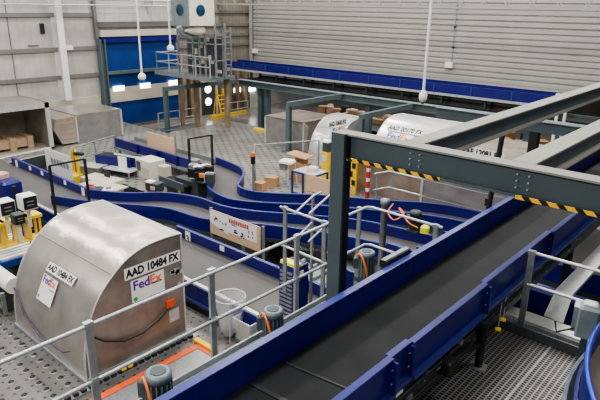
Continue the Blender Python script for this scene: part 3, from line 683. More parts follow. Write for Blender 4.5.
for i, y in enumerate((2.95, 3.15, 3.35, 3.6, 3.9, 4.2, 4.5, 4.75, 5.0, 5.25)):
    MB().cbox((XR+.07, y, ZT-.48-.06*(i % 3)), (.07, .06, .05), 0).build('bracket', 'galv' if i % 2 else 'motor_dark', t)
for y in (2.9, 3.45, 4.9): MB().cbox((XR+.12, y, ZT-.57), (.16, .2, .16), 0, .02).build('bearing_block', 'black', t)
MB().cbox((XR+.05, 3.95, ZT-.55), (.02, .5, .22)).build('drive_plate', 'motor_dark', t)
B((XR+.035, 3.98, ZT-.56), (XR+.065, 4.1, ZT-.46)).build('rating_label', 'paper', t)
B((XR+.035, 3.3, ZT-.03), (XR+.066, 3.36, ZT-.01)).build('rating_label', 'paper', t)
for y in (9.5, 13): B((XR-.1, y, DK), (XR, y+.12, ZT-.7)).build('leg', 'black', t); B((XL, y, DK), (XL+.1, y+.12, ZT-.7)).build('leg', 'black', t)
pf = at(478, 367, 3.7)
k = thing('support_leg', 'black adjustable support leg with base plate standing on the grating', 'support leg', (pf.x, pf.y, 3.7))
MB().lathe((pf.x, pf.y, 3.71), [(.045, 0), (.045, .36), (.058, .36), (.058, .60)], 12).build('tube', 'black', k)
MB().cbox((pf.x, pf.y, 3.71), (.19, .15, .02), .2).build('foot_plate', 'galv', k)
many('brace', 'black', k, [MB().bar((pf.x, pf.y, 4.02), (pf.x-.12, pf.y-.75, 4.12), .05, .05), MB().bar((pf.x, pf.y, 4.22), (XR+.05, pf.y-.02, 4.22), .06, .06)])
# grating floor
GZ = 3.7; GY = 6.72; GX = at(527, 375, GZ).x
struct('floor_grating', B((-3.3, .3, GZ-.04), (GX-.015, GY, GZ)).box((GX+.015, .3, GZ-.04), (1.9, GY, GZ)), 'grating')
struct('trim_grating_joint', B((GX-.015, .3, GZ-.03), (GX+.015, GY, GZ+.005)), 'galv')
struct('trim_kick_plate', B((-2.6, GY, GZ-.1), (1.9, GY+.03, GZ+.12)), 'motor_dark')
struct('trim_mezzanine_beam', B((-3.2, GY+.08, GZ-.4), (1.9, GY+.2, GZ-.05)), 'steel')
for x in (-3.1, 1.2): struct('trim_mezzanine_post', B((x, GY+.08, .0), (x+.15, GY+.2, GZ-.4)), 'steel')
# ---------------------------------------------------------------- railings
HR = CZ-2.95
t = thing('handrail', 'long galvanised handrail crossing before the domed container', 'handrail', (-3.65, 2.5, 4.2))
rail_set(t, [(-4.66, .3), (-4.70, 6.9)], HR-1.1, (1.1, .47), [], .022)
for (x, y) in ((88, 325), (211, 271.5), (297, 237)):
    p = at(x, y, HR); MB().box((p.x-.016, p.y-.04, 3.4), (p.x+.016, p.y+.04, HR)).cbox((p.x, p.y, HR), (.06, .09, .07)).cbox((p.x, p.y, HR-.63), (.06, .08, .06)).build('post', 'rail', t)
t = thing('handrail', 'short galvanised return rail behind the dark portal post on its left', 'handrail', (-4.0, 4.7, 4.2))
rail_set(t, [(-5.68, 6.02), (-4.72, 5.97)], HR-1.1, (1.1, .47), [(-5.58, 6.02), (-4.76, 5.97)], .02, .07, 3.3)
z2 = CZ-2.95
t = thing('handrail', 'galvanised corner handrail between the portal post and black belt', 'handrail', (-4.0, 6.96, 3.6))
rail_set(t, [(-4.72, 6.92), (-4.64, 6.99), (-3.42, 6.97)], z2-1.1, (1.1, .47), [(-4.74, 6.8), (-3.52, 6.97)], .021, .07, 3.3)
p = at(385, 203, z2); k = MB().lathe((p.x, p.y, 3.2), [(.055, 0), (.055, z2-3.2-.02), (.075, z2-3.2-.02), (.075, z2-3.2+.06), (.02, z2-3.2+.08)], 14); k.build('round_post', 'galv', t)
t = thing('stair_handrail', 'sloping stair handrails left of the portal post above the blue curves', 'handrail', (-5, 5.5, 2))
for (x0_, a, b, c) in ((-6.2, (294, 214), (313, 196), (321, 192)), (-5.7, (309, 214), (331, 194), (338, 190))):
    q = [atx(*a, x0_), atx(*b, x0_), atx(*c, x0_)]; T(q, .02, 8).build('top_rail', 'rail', t); T([v-ZV*.5 for v in q[:2]], .018, 8).build('mid_rail', 'rail', t)
    B((x0_-.025, q[1].y-.02, 1.2), (x0_+.025, q[1].y+.02, q[1].z)).build('post', 'galv', t)
t = thing('handrail', 'galvanised handrail at the right edge of the mezzanine grating', 'handrail', (-.5, 6.87, 3.7))
rail_set(t, [(-2.12, 6.87), (1.9, 6.85)], GZ, (1.1, .66), [(-2.12, 6.87), (1.2, 6.87)], .022, .08, 3.45)
t = thing('handrail', 'galvanised inner handrail before the brown metal container', 'handrail', (-8.8, 16.7, DK))
rail_set(t, [(-10.77, 16.25), (-10.56, 16.9), (-6.0, 16.9)], DK+.35, (1.15, .55), [(-10.75, 16.4), (-10.4, 16.9), (-8.6, 16.9), (-7, 16.9)], .035, .09, DK)
# channel along the conveyor
t = thing('cable_channel', 'galvanised channel lying along the left side of the black belt conveyor', 'channel', (-3.8, 3, 4.3))
k = B((-3.84, 1.2, CZ-3.42), (-3.68, 4.9, CZ-3.40)).box((-3.84, 1.2, CZ-3.40), (-3.82, 4.9, CZ-3.34)).box((-3.70, 1.2, CZ-3.40), (-3.68, 4.9, CZ-3.34)); k.build('channel', 'galv', t)
B((-3.68, 1.0, CZ-3.5), (-3.34, 4.9, CZ-3.44)).build('ledge', 'motor_dark', t)
# gear motors
def motor(px, py, z, label, s=1.0, cable=True, m='motor_grey'):
    p = at(px, py, z); h = .36*s; r = .105*s; b = p-ZV*h
    t = thing('gear_motor', label, 'motor', b, 'grey gear motors with orange cables')
    k = MB().lathe(b, [(r*.8, 0), (r*.8, .03), (r, .04), (r, h*.80), (r*1.04, h*.80), (r*1.04, h*.96), (r*.86, h)], 20)
    for i in range(16):
        a = i*PI/8; k.cbox(b+Vector((math.cos(a)*r, math.sin(a)*r, h*.42)), (.014, .014, h*.7), a)
    k.build('housing', m, t)
    k = MB().tube([p+ZV*.001, p+ZV*.006], r*.62, 16); k.build('fan_grille', 'motor_dark', t)
    MB().cbox(b+Vector((-r*.95, -r*.55, h*.55)), (.10*s, .12*s, .15*s), .5, .01).build('terminal_box', 'motor_dark', t)
    B(b+Vector((-r, -r, -.06)), b+Vector((r, r, 0))).build('mounting_flange', 'motor_dark', t)
    if cable:
        q = b+Vector((-r*.75, -r*.95, h*.80))
        T(smooth([q, q+Vector((.03, -.01, .05)), q+Vector((.10, -.03, .03)), q+Vector((.17, -.04, -.10)), q+Vector((.20, -.02, -.3))], 4), .012, 8).build('cable', 'orange', t)
    return t
motor(158, 371, CZ-3.0, 'grey motor with orange cable nearest the camera, at bottom left', 1.08)
motor(273, 309, CZ-3.0, 'grey motor with orange cable between the white bag and black belt')
motor(367, 251, CZ-3.0, 'grey motor with orange cable right of the dark portal post')
t = motor(416, 211, 2.35, 'dark motor with looping cables in the gap between the two back conveyors', 1.5, False, 'motor_dark')
p = at(405, 210, 2.3)
T(smooth([at(393, 204, 2.4), at(388, 212, 2.3), at(394, 220, 2.2), at(404, 214, 2.3), at(399, 208, 2.4), at(408, 222, 2.2), at(418, 228, 2.1)], 5), .02, 6).build('cable', 'orange', t)
tag(MB().cbox(at(425, 229, 2.0), (.22, .22, .2), .3, .04).build('valve_block', 'lime'), 'small bright yellow block beside the dark motor with looping cables', 'valve')
a, b = at(383, 264, ZT+.02), at(407, 251, ZT+.02)
t = thing('sensor_bar', 'long black sensor housing lying along the belt conveyor side behind the third motor', 'sensor', (a+b)/2)
MB().bar(a, b, .1, .09).build('housing', 'black', t); MB().bar(a+ZV*.05, b+ZV*.05, .06, .01).build('cover', 'grey_paint', t)
# ---------------------------------------------------------------- blue louvred cabinet
cx, cy, cz = -6.72, 7.10, CZ-4.6
t = thing('control_cabinet', 'blue louvred cabinet with bright yellow top strip beside the near handrail', 'cabinet', (cx+.2, cy+.15, cz-1.5))
B((cx, cy, cz-1.5), (cx+.42, cy+.36, cz)).build('body', 'blue', t)
B((cx+.02, cy+.0, cz), (cx+.42, cy+.16, cz+.06)).build('top_strip', 'lime', t)
many('louvre', 'galv', t, [MB().bar((cx+.04, cy-.015, cz-.14-i*.085), (cx+.34, cy-.015, cz-.14-i*.085), .03, .035) for i in range(15)])
B((cx+.43, cy+.1, cz-.2), (cx+.44, cy+.2, cz-.08)).build('label_plate', 'paper', t)
many('leg', 'blue', t, [B((cx+i*.34, cy+.1, 0.02), (cx+i*.34+.08, cy+.2, cz-1.5)) for i in (0, 1)])
# ---------------------------------------------------------------- signboard
sy = 10.15; a, b = aty(209.5, 208.5, sy), aty(260, 228, sy)
zt, zl = (a.z+b.z)/2, aty(259, 252, sy).z
t = thing('drawing_board', 'plywood board covered with a hand drawn poster facing the long belt', 'board', ((a.x+b.x)/2, sy, zl))
B((a.x, sy, zl), (b.x, sy+.03, zt)).build('plywood_panel', 'plywood', t)
W_, H_ = b.x-a.x, zt-zl
po = MB().quad((a.x+.02, sy-.008, zt-.02), (a.x+.02, sy-.008, zt-H_*.52), (a.x+W_*.38, sy-.008, zt-H_*.8), (a.x+W_*.38, sy-.008, zt-.02)); po.quad((a.x+W_*.38, sy-.008, zt-.02), (a.x+W_*.38, sy-.008, zt-H_*.68), (b.x-.12, sy-.008, zt-H_*.68), (b.x-.12, sy-.008, zt-.02))
po = po.build('poster', 'paper', t)
k = MB()
for i in range(11): x_ = a.x+W_*(.40+i*.036); k.quad((x_, sy-.014, zt-.06-.02*(i % 3)), (x_+.02, sy-.014, zt-.2), (x_+.07, sy-.014, zt-.19), (x_+.05, sy-.014, zt-.05))
k.build('drawn_title', 'red', po)
random.seed(3)
for i, (u, v, w_, h_, mm) in enumerate(((.10, .2, .05, .22, 'red'), (.13, .22, .04, .2, 'ink'), (.19, .32, .05, .06, 'ink'), (.24, .38, .06, .05, 'ink'), (.31, .34, .05, .1, 'brown'), (.16, .62, .14, .12, 'grey_paint'), (.44, .45, .14, .16, 'curtain'), (.60, .48, .09, .10, 'ink'), (.62, .60, .10, .08, 'ink'), (.77, .30, .04, .1, 'ink'), (.84, .28, .04, .1, 'ink'), (.77, .48, .04, .1, 'ink'), (.84, .47, .04, .1, 'ink'), (.44, .28, .10, .06, 'blue'))):
    k = MB(); X0 = a.x+u*W_; Z0 = zt-v*H_; 
    for j in range(4):
        x_ = X0+random.random()*w_*W_*.7; z_ = Z0-random.random()*h_*H_*.7; k.quad((x_, sy-.014, z_), (x_, sy-.014, z_-h_*H_*.35), (x_+w_*W_*.4, sy-.014, z_-h_*H_*.3), (x_+w_*W_*.35, sy-.014, z_+.01))
    k.build('drawing', mm, po)
many('post', 'galv', t, [B((x, sy+.04, .02), (x+.07, sy+.1, zt+.03)) for x in (a.x-.05, b.x+.02)])
# plywood panel behind conveyor D
sy2 = 14.5; a, b = aty(146.5, 131.5, sy2), aty(174, 139.5, sy2); zl = aty(174, 155, sy2).z
t = thing('plywood_board', 'pale plywood board on thin posts behind the upper left conveyor', 'panel', ((a.x+b.x)/2, sy2, DK))
B((a.x, sy2, CT-.22), (b.x, sy2+.03, a.z)).build('sheet', 'plywood', t)
many('post', 'galv', t, [B((x, sy2+.03, DK), (x+.05, sy2+.07, a.z+.12)) for x in (a.x-.05, b.x)])
# ---------------------------------------------------------------- light gates
def gate(p, q, zb, ztp, label, m='black'):
    t = thing('light_gate', label, 'gate frame', ((p[0]+q[0])/2, (p[1]+q[1])/2, zb))
    many('post', m, t, [B((v[0]-.035, v[1]-.035, zb), (v[0]+.035, v[1]+.035, ztp)) for v in (p, q)])
    MB().bar((p[0], p[1], ztp), (q[0], q[1], ztp), .05, .05).build('cross_bar', m, t); return t
a, b = at(188.5, 139, 2.75), at(211.5, 135, 2.75); gate((a.x, a.y), (b.x, b.y), DK, 2.75, 'tall black gate frame over the start of the S-curved conveyor')
a = aty(54.5, 205, 7.55); gt = aty(49.5, 166, 7.55).z; b = at(83, 158.5, gt); gate((a.x, 7.55), (a.x, b.y), .02, gt, 'tall black gate frame straddling the long left belt')
t = thing('junction_box', 'small grey and yellow device at the foot of the left gate frame', 'junction box', (a.x+.2, 7.45, CT-.6))
MB().cbox((a.x+.15, 7.45, CT-.5), (.25, .2, .3)).build('housing', 'galv_light', t); MB().cbox((a.x+.45, 7.45, CT-.45), (.25, .2, .25)).build('button_box', 'yellow', t)
# clutter at the S-curve start
random.seed(11)
t = thing('scanner_assembly', 'cluster of black and pale scanner boxes with orange parts beside the curve', 'scanner', at(200, 175, 1.0))
for i in range(26):
    px, py = 192+random.random()*18, 163+random.random()*15
    if px < 199 and py > 174: px += 8
    mm = ['black', 'galv', 'motor_dark', 'orange', 'paper', 'galv', 'black'][i % 7]; s = (.18, .15, .16) if mm == 'orange' else (.34, .28, .34)
    MB().cbox(at(px, py, 1.45+random.random()*.35), s, random.random(), .02).build('scanner_box', mm, t)
MB().box((-17.7, 12.75, DK), (-16.3, 13.2, 1.3)).build('stand', 'motor_dark', t)
# bin area under: machinery between B and C
t = thing('drive_unit', 'black drive machinery in the gap between the two back conveyors', 'machine', (-12.6, 11.9, DK))
for i in range(10):
    q = at(212+i*4.6, 203+i*.9+random.random()*3, .95); MB().cbox(q, (.35, .3, .3+random.random()*.3), random.random(), .03).build('drive_box', ['black', 'motor_dark', 'galv', 'black', 'rubber'][i % 5], t)
# ---------------------------------------------------------------- workstation between left belt and upper conveyor
def box_thing(name, label, cat, px, py, d, m, z=DK, rz=0, extra=()):
    p = at(px, py, z); t = thing(name, label, cat, p)
    MB().cbox(p+ZV*d[2]/2, d, rz, .02).build('body', m, t)
    for (nm, off, dd, mm) in extra: MB().cbox(p+Vector(off), dd, rz).build(nm, mm, t)
    return t
AZ = .02
box_thing('tool_cabinet', 'cream metal cabinet beside the desk below the upper left conveyor', 'cabinet', 152, 184, (1.05, .8, 1.15), 'cream', AZ+.2, 0, (('dark_window', (-.3, -.41, .85), (.3, .02, .4), 'motor_dark'), ('lower_door', (.2, -.41, .5), (.5, .02, .7), 'block'), ('plinth', (0, 0, -.1), (1.0, .75, .2), 'motor_dark')))
box_thing('storage_cabinet', 'tall narrow pale grey cabinet right of the cream cabinet', 'cabinet', 166, 193, (.42, .4, 1.2), 'block', AZ+.2, 0, (('handle', (-.1, -.21, .7), (.03, .02, .2), 'motor_dark'), ('plinth', (0, 0, -.1), (.4, .38, .2), 'motor_dark')))
box_thing('label_printer', 'black and pale printer in front of the cream cabinet', 'printer', 155, 190, (.6, .4, .32), 'motor_dark', 1.0, .2, (('lid', (-.1, -.1, .34), (.3, .3, .05), 'paper'), ('tray', (.18, -.22, .15), (.2, .05, .12), 'parcel_pink'), ('stand', (0, 0, -.5), (.5, .35, .96), 'grey_paint')))
t = box_thing('tote_bin', 'large dark blue open bin behind the desk', 'bin', 119, 176, (1.9, .7, .95), 'blue', AZ+.3, .35, (('castor', (-.6, -.3, -.15), (.1, .1, .3), 'black'), ('castor', (.6, .3, -.15), (.1, .1, .3), 'black'), ('opening', (0, 0, .955), (1.75, .55, .02), 'black')))
p = at(124, 187, .02); t = thing('desk', 'white framed packing desk with papers beside the cream cabinet', 'desk', p)
MB().cbox(p+ZV*.85, (1.5, .8, .05), .25).build('desk_top', 'galv_light', t); MB().cbox(p+Vector((0, .3, 1.35)), (1.5, .06, .06), .25).build('shelf_bar', 'white', t)
MB().cbox(p+Vector((0, .32, 1.1)), (1.35, .04, .4), .25).build('back_panel', 'blue', t)
many('leg', 'galv', t, [MB().cbox(p+Vector((sx*.65-.1*sy_, sy_*.33+.16*sx, .42 if sy_ < 0 else .7)), (.06, .06, .84 if sy_ < 0 else 1.4)) for sx in (-1, 1) for sy_ in (-1, 1)])
tag(MB().cbox(p+Vector((.05, -.0, 1.12)), (.45, .05, .5), .25).build('paper_notice', 'paper'), 'white paper sheet propped on the packing desk', 'paper')
t = thing('office_chair', 'black chair tucked in front of the packing desk', 'chair', p+Vector((.25, -.7, 0)))
q = p+Vector((.3, -.7, 0)); MB().cbox(q+ZV*.45, (.45, .45, .08), 0, .03).build('seat', 'black', t); MB().cbox(q+Vector((0, -.22, .75)), (.42, .06, .45), 0, .02).build('backrest', 'black', t); MB().cyl(q, .04, .42, 8).build('stem', 'motor_dark', t); MB().lathe(q, [(.25, 0), (.2, .05), (.04, .08)], 10).build('base', 'black', t)
box_thing('storage_cabinet', 'galvanised sheet cabinet left of the dark blue bin', 'cabinet', 96, 184, (1.0, .7, .85), 'galv', .02, .3, (('top', (0, 0, .87), (1.04, .74, .03), 'galv_light'),))
tag(MB().cbox(at(103, 186, .75), (1.9, .9, .05), .2).cbox(at(103, 186, .4), (1.8, .8, .7), .2).build('work_table', 'block'), 'low beige work table in front of the galvanised cabinet', 'table')
random.seed(5)
for i, (px, py, mm, lb) in enumerate(((90, 187, 'red', 'red and dark tool lying on the low work table'), (98, 189, 'motor_dark', 'dark tool on the low work table beside the red one'), (108, 190, 'paper', 'pale tool tray on the right of the low work table'), (176, 187, 'paper', 'white bag lying by the foot of the black gate frame'), (183, 190, 'lime', 'yellowish bag by the foot of the black gate frame'))):
    p = at(px, py, .85); t = thing('tool_tray' if i < 3 else 'bag', lb, 'tool' if i < 3 else 'bag', p)
    MB().cbox(p, (.4, .3, .14), random.random(), .04).build('body', mm, t); MB().cbox(p+Vector((.05, 0, .09)), (.2, .1, .06), random.random()).build('top', 'galv', t)
tag(MB().cbox(at(180, 192, .45), (1.4, .6, .75), 0, .03).build('floor_cabinet', 'motor_dark'), 'low dark cabinet under the bags beside the black gate frame', 'cabinet')
# inclined dark green belt by the scanner
a, b = at(168, 178, 1.1), at(192, 187, 1.1)
t = thing('transfer_belt', 'short dark grey transfer belt running toward the scanner cluster', 'conveyor', (a+b)/2-ZV*.5)
MB().bar(a, b, .7, .12).build('belt', 'belt', t); MB().bar(a-YV*.4+ZV*.05, b-YV*.4+ZV*.05, .06, .3).build('side_panel', 'steel', t); MB().cbox((a+b)/2-ZV*.33, (1.2, .4, .54)).build('stand', 'motor_dark', t)
# white poster and yellow stacker
sy3 = 10.3; a, b, c = aty(44, 147.5, sy3), aty(70, 157, sy3), aty(70, 174, sy3)
t = thing('poster_board', 'white poster board standing behind the left end of the long belt', 'board', (a.x, sy3, .02))
k = MB().quad((a.x, sy3, a.z), (a.x+.1, sy3, a.z-.95), (b.x, sy3, a.z-1.1), (b.x, sy3, a.z)); k.box((a.x, sy3+.005, a.z-.95), (b.x, sy3+.03, a.z)); po = k.build('sheet', 'paper', t)
k = MB(); 
for i in range(6): x_ = a.x+.5+i*.26; k.quad((x_, sy3-.01, a.z-.3), (x_, sy3-.01, a.z-.55), (x_+.17, sy3-.01, a.z-.6), (x_+.17, sy3-.01, a.z-.35))
k.build('drawing', 'grey_paint', po)
many('post', 'galv', t, [B((x, sy3+.03, .02), (x+.05, sy3+.07, a.z)) for x in (a.x+.1, b.x-.1)])
p = at(74, 182, .02); t = thing('pallet_truck', 'yellow stacker truck parked behind the long left belt', 'truck', p)
MB().cbox(p+ZV*.3, (1.5, .9, .45), .1, .05).build('chassis', 'yellow', t); k = MB()
T([p+Vector((.2, 0, .5)), p+Vector((.15, 0, 1.3)), p+Vector((.3, 0, 1.6)), p+Vector((.5, 0, 1.3)), p+Vector((.6, 0, .5))], .09, 8).build('mast', 'yellow', t)
MB().cbox(p+Vector((.75, 0, 1.45)), (.45, .2, .12), .4, .03).build('tiller', 'black', t)
many('wheel', 'rubber', t, [T([p+Vector((sx, -.4, .09)), p+Vector((sx, -.3, .09))], .1, 12) for sx in (-.5, .5)])
# mesh fences
def fence(pts, z0, h, label, step=1.6, m='galv'):
    P = [Vector((p.x, p.y, z0)) for p in pts]; t = thing('mesh_fence', label, 'fence', P[0])
    for a, b in zip(P, P[1:]):
        n = max(1, round((b-a).length/step)); MB().tube([a+ZV*h, b+ZV*h], .03, 6).build('top_rail', m, t); MB().tube([a+ZV*h*.5, b+ZV*h*.5], .022, 6).build('mid_rail', m, t)
        many('post', m, t, [T([a.lerp(b, i/n), a.lerp(b, i/n)+ZV*h], .03) for i in range(n+1)])
    return t
fence([at(76, 172, DK), at(116, 158, DK)], DK, 1.1, 'thin galvanised fence behind the yellow stacker and the galvanised cabinet')
fence([at(0, 170, DK), at(52, 158, DK)], DK, .5, 'low pale rail before the open aluminium container', 3, 'galv_light')
fence([at(254, 196, DK), at(255, 182, DK), at(318, 176, DK)], DK, 1.6, 'thin grey guard fence around the parcels and cart', 2.2)
# beacon pole
p = at(253.5, 205, DK); t = thing('beacon_pole', 'thin pole with black and orange beacon beside the S-curved conveyor', 'pole', p)
zt = DK+2.6; z_ = zt
T([p, Vector((p.x, p.y, 2.6))], .035).build('pole', 'galv', t); MB().cyl((p.x, p.y, 2.2), .09, .28, 10).build('beacon', 'black', t); MB().cyl((p.x, p.y, 2.48), .08, .14, 10).build('lens', 'orange', t)
# cartons, chair, cart, plywood, pedestals
def carton(px, py, d, label, rz=.2, m='card', flap=False):
    p = at(px, py, DK); t = thing('cardboard_box', label, 'box', p); MB().cbox(p+ZV*d[2]/2, d, rz).build('body', m, t)
    MB().cbox(p+ZV*(d[2]+.004), (d[0]*.1, d[1], .008), rz).build('tape', 'parcel_pink', t)
    if flap:
        k = MB().prism([p+Vector((-d[0]*.75, -d[1]*.5, d[2]+.32)), p+Vector((-d[0]*.5, d[1]*.2, d[2]+.42)), p+Vector((d[0]*.8, d[1]*.2, d[2]+.36)), p+Vector((d[0]*.7, -d[1]*.5, d[2]+.26))], (0, 0, .04)); k.build('open_flap', 'card', t)
        MB().box(p+Vector((-d[0]*.45, d[1]*.1, d[2])), p+Vector((d[0]*.45, d[1]*.18, d[2]+.4))).build('raised_side', 'card', t)
    return t
carton(260, 190, (.45, .36, .34), 'small brown cardboard box on the ball deck beside the beacon pole')
carton(272, 185, (.5, .42, .36), 'second brown cardboard box on the deck, right of the smaller one', .3)
carton(300, 178, (.8, .6, .7), 'large open cardboard box with raised flap behind the blue cart', .25, 'card', True)
p = at(287, 183, DK); t = thing('folding_stool', 'white plastic stool with thin metal legs left of the open box', 'stool', p)
MB().cbox(p+Vector((0, 0, .95)), (.62, .5, .12), .3, .05).build('seat', 'paper', t); MB().cbox(p+Vector((-.15, 0, .75)), (.3, .4, .35), .3, .04).build('basket', 'galv', t)
many('leg', 'galv_light', t, [T([p+Vector((sx*.25, sy_*.2, .9)), p+Vector((sx*.32, sy_*.28, 0))], .025) for sx in (-1, 1) for sy_ in (-1, 1)])
q = at(292, 197, DK); t = thing('trolley', 'blue framed trolley beside the plywood boards', 'trolley', q)
k = [MB().bar(q+Vector((x, y, .05)), q+Vector((x, y, 1.05)), .06, .06) for x in (0, .55, 1.1) for y in (0, .8)]; many('frame_post', 'curtain', t, k)
many('frame_bar', 'curtain', t, [MB().bar(q+Vector((0, y, z)), q+Vector((1.1, y, z)), .06, .06) for y in (0, .8) for z in (.2, 1.05)]+[MB().bar(q+Vector((x, 0, z)), q+Vector((x, .8, z)), .06, .06) for x in (0, 1.1) for z in (.2, 1.05)])
MB().box(q+Vector((0, 0, .2)), q+Vector((1.1, .8, .25))).build('shelf', 'galv', t)
MB().box(q+Vector((.02, .02, 1.06)), q+Vector((1.1, .8, 1.1))).build('tray', 'galv_light', t)
tag(MB().cbox(q+Vector((.7, .4, 1.2)), (.4, .35, .2), .4, .05).build('parcel_bag', 'cream'), 'pale yellow bag lying on the blue framed trolley', 'bag')
yb = q.y-.1; a, b = aty(305, 174, yb), aty(352, 184, yb)
t = thing('plywood_board', 'upper sheet of plywood leaning against the blue trolley', 'board', ((a.x+b.x)/2, yb, DK+.65)); B((a.x, yb, a.z-.62), (b.x, yb+.03, a.z)).build('sheet', 'plywood', t); B((a.x-.03, yb-.01, a.z-.64), (a.x+.02, yb+.04, a.z+.02)).build('edge_batten', 'wood', t)
t = thing('plywood_board', 'lower sheet of plywood below the other, behind the conveyor', 'board', ((a.x+b.x)/2, yb, DK)); B((a.x, yb, DK), (b.x, yb+.03, a.z-.67)).build('sheet', 'plywood', t); B((a.x-.03, yb-.01, DK), (a.x+.02, yb+.04, a.z-.67)).build('edge_batten', 'wood', t)
p = at(326, 183, DK); t = thing('control_pedestal', 'yellow control pedestal with black screen just left of the portal post', 'pedestal', p)
MB().cbox(p+ZV*.7, (.32, .3, 1.4), 0, .03).build('column', 'yellow', t); MB().cbox(p+Vector((0, 0, 1.58)), (.32, .28, .4), 0, .03).build('screen', 'motor_dark', t); MB().cbox(p+Vector((0, -.02, 1.8)), (.34, .3, .06)).build('hood', 'paper', t); MB().cbox(p+Vector((.0, -.16, 1.1)), (.2, .02, .25)).build('button_panel', 'cream', t)
p = at(352, 193, DK); t = thing('warning_stand', 'yellow stand with black panels right of the portal post', 'stand', p)
MB().cbox(p+ZV*.85, (.36, .08, 1.7)).build('board', 'yellow', t)
many('black_panel', 'ink', t, [MB().cbox(p+Vector((dx, -.05, z)), (.16, .03, .22)) for dx, z in ((-.06, 1.5), (.07, 1.15), (-.06, .8), (.07, .45))])
p = at(367, 198, DK); t = thing('striped_pole', 'red and white striped post beside the inner handrail', 'post', p)
many('stripe', 'red', t, [MB().cbox(p+ZV*(.15+i*.4), (.11, .11, .26)) for i in range(4)]); many('white_band', 'paper', t, [MB().cbox(p+ZV*(.35+i*.4), (.105, .105, .14)) for i in range(4)])
carton(452, 197, (.8, .7, .9), 'tan carton on the deck behind the upper end of the black conveyor', .1, 'block'); 
carton(470, 198, (.9, .7, 1.2), 'white taped carton on the deck beside the tan one', .1, 'paper')
# ---------------------------------------------------------------- near deck things: red frame, chain, bin
a, b, c = at(96, 400, .62), at(200, 346, .62), at(238, 366, .62)
t = thing('lift_plate', 'grey lift plate with orange red border on the deck before the container', 'plate', (b+c)/2)
B((-8.72, 2.5, DK), (-4.4, 6.55, DK+.02)).build('plate', 'galv', t)
many('red_border', 'red_orange', t, [B((-8.78, 2.5, DK+.02), (-8.62, 6.68, DK+.035)), B((-8.62, 6.54, DK+.02), (-7.0, 6.68, DK+.035)), MB().prism([(-7.0, 6.68, DK+.02), (-7.0, 5.6, DK+.02), (-7.35, 5.75, DK+.02), (-7.62, 6.6, DK+.02)], (0, 0, .02))])
MB().bar(at(195, 339, .66), at(216, 351, .66), .12, .06).build('yellow_edge', 'yellow', t)
t = thing('drive_chain', 'black drive chain lying along the base of the domed container', 'chain', (-9.1, 4.5, DK))
B((-9.15, 2.6, DK), (-9.02, 6.9, DK+.03)).build('chain_guide', 'galv', t)
many('link', 'black', t, [MB().cbox((-9.08, 2.7+i*.16, DK+.06), (.09, .1, .06)) for i in range(26)])
many('yellow_marker', 'yellow', t, [MB().cbox((-9.05, y, DK+.1), (.06, .1, .04)) for y in (5.0, 5.15)])
p = at(231, 334, DK); t = thing('waste_bag', 'clear plastic waste bag hanging in a wire stand beside the long belt', 'bag', p)
k = MB(); n = 14; rings = []
for (r, z) in ((.20, .05), (.27, .3), (.29, .55), (.33, .8), (.36, .98)): rings.append([p+Vector((math.cos(2*PI*i/n)*r*(1+.1*math.sin(i*2.3+z*5)), math.sin(2*PI*i/n)*r*(1+.1*math.cos(i*1.7+z*4)), z+.03*math.sin(i*3.1))) for i in range(n)])
k.add([v for r_ in rings for v in r_], [(j*n+i, j*n+(i+1) % n, (j+1)*n+(i+1) % n, (j+1)*n+i) for j in range(4) for i in range(n)], True); k.build('bag_film', 'film', t)
T([p+Vector((math.cos(2*PI*i/16)*.35, math.sin(2*PI*i/16)*.35, .96)) for i in range(17)], .015, 6).build('hoop', 'galv_light', t)
many('leg', 'galv_light', t, [T([p+Vector((math.cos(a_)*.35, math.sin(a_)*.35, .96)), p+Vector((math.cos(a_)*.38, math.sin(a_)*.38, 0))], .012) for a_ in (.8, 2.4, 4, 5.5)])
MB().cbox(p+Vector((.05, -.05, .14)), (.25, .2, .15), .5).build('contents', 'motor_dark', t)
p = at(250, 336, DK); t = thing('storage_tub', 'small white tub next to the clear waste bag', 'tub', p)
k = MB(); 
for (sx, sy_) in ((-.27, 0), (.27, 0)): k.box(p+Vector((sx-.015, -.25, 0)), p+Vector((sx+.015, .25, .48)))
for sy_ in (-.25, .25): k.box(p+Vector((-.27, sy_-.015, 0)), p+Vector((.27, sy_+.015, .48)))
k.box(p+Vector((-.27, -.25, 0)), p+Vector((.27, .25, .03))); k.build('tub', 'galv_light', t); MB().cbox(p+ZV*.15, (.45, .42, .2)).build('contents', 'grey_paint', t)
# ball casters in the near deck, each row parallel to the container base
k = MB(); cups = MB()
for r_ in range(4):
    for i in range(22):
        x_ = -13.9+i*.29+(r_ % 2)*.14; y_ = 4.06-r_*.36
        if x_ > -9.2 and r_ == 0: continue
        cups.lathe((x_, y_, DK), [(.085, 0), (.085, .008), (.06, .012)], 12); k.lathe((x_, y_, DK+.012), [(.062, 0), (.05, .01), (.012, .02)], 10)
t = thing('ball_caster_strip', 'rows of steel ball casters set in the deck along the domed container', 'casters', (-11, 3.5, DK))
o = cups.build('caster_rims', 'galv', t); o['kind'] = 'stuff'; o = k.build('caster_balls', 'black', t); o['kind'] = 'stuff'
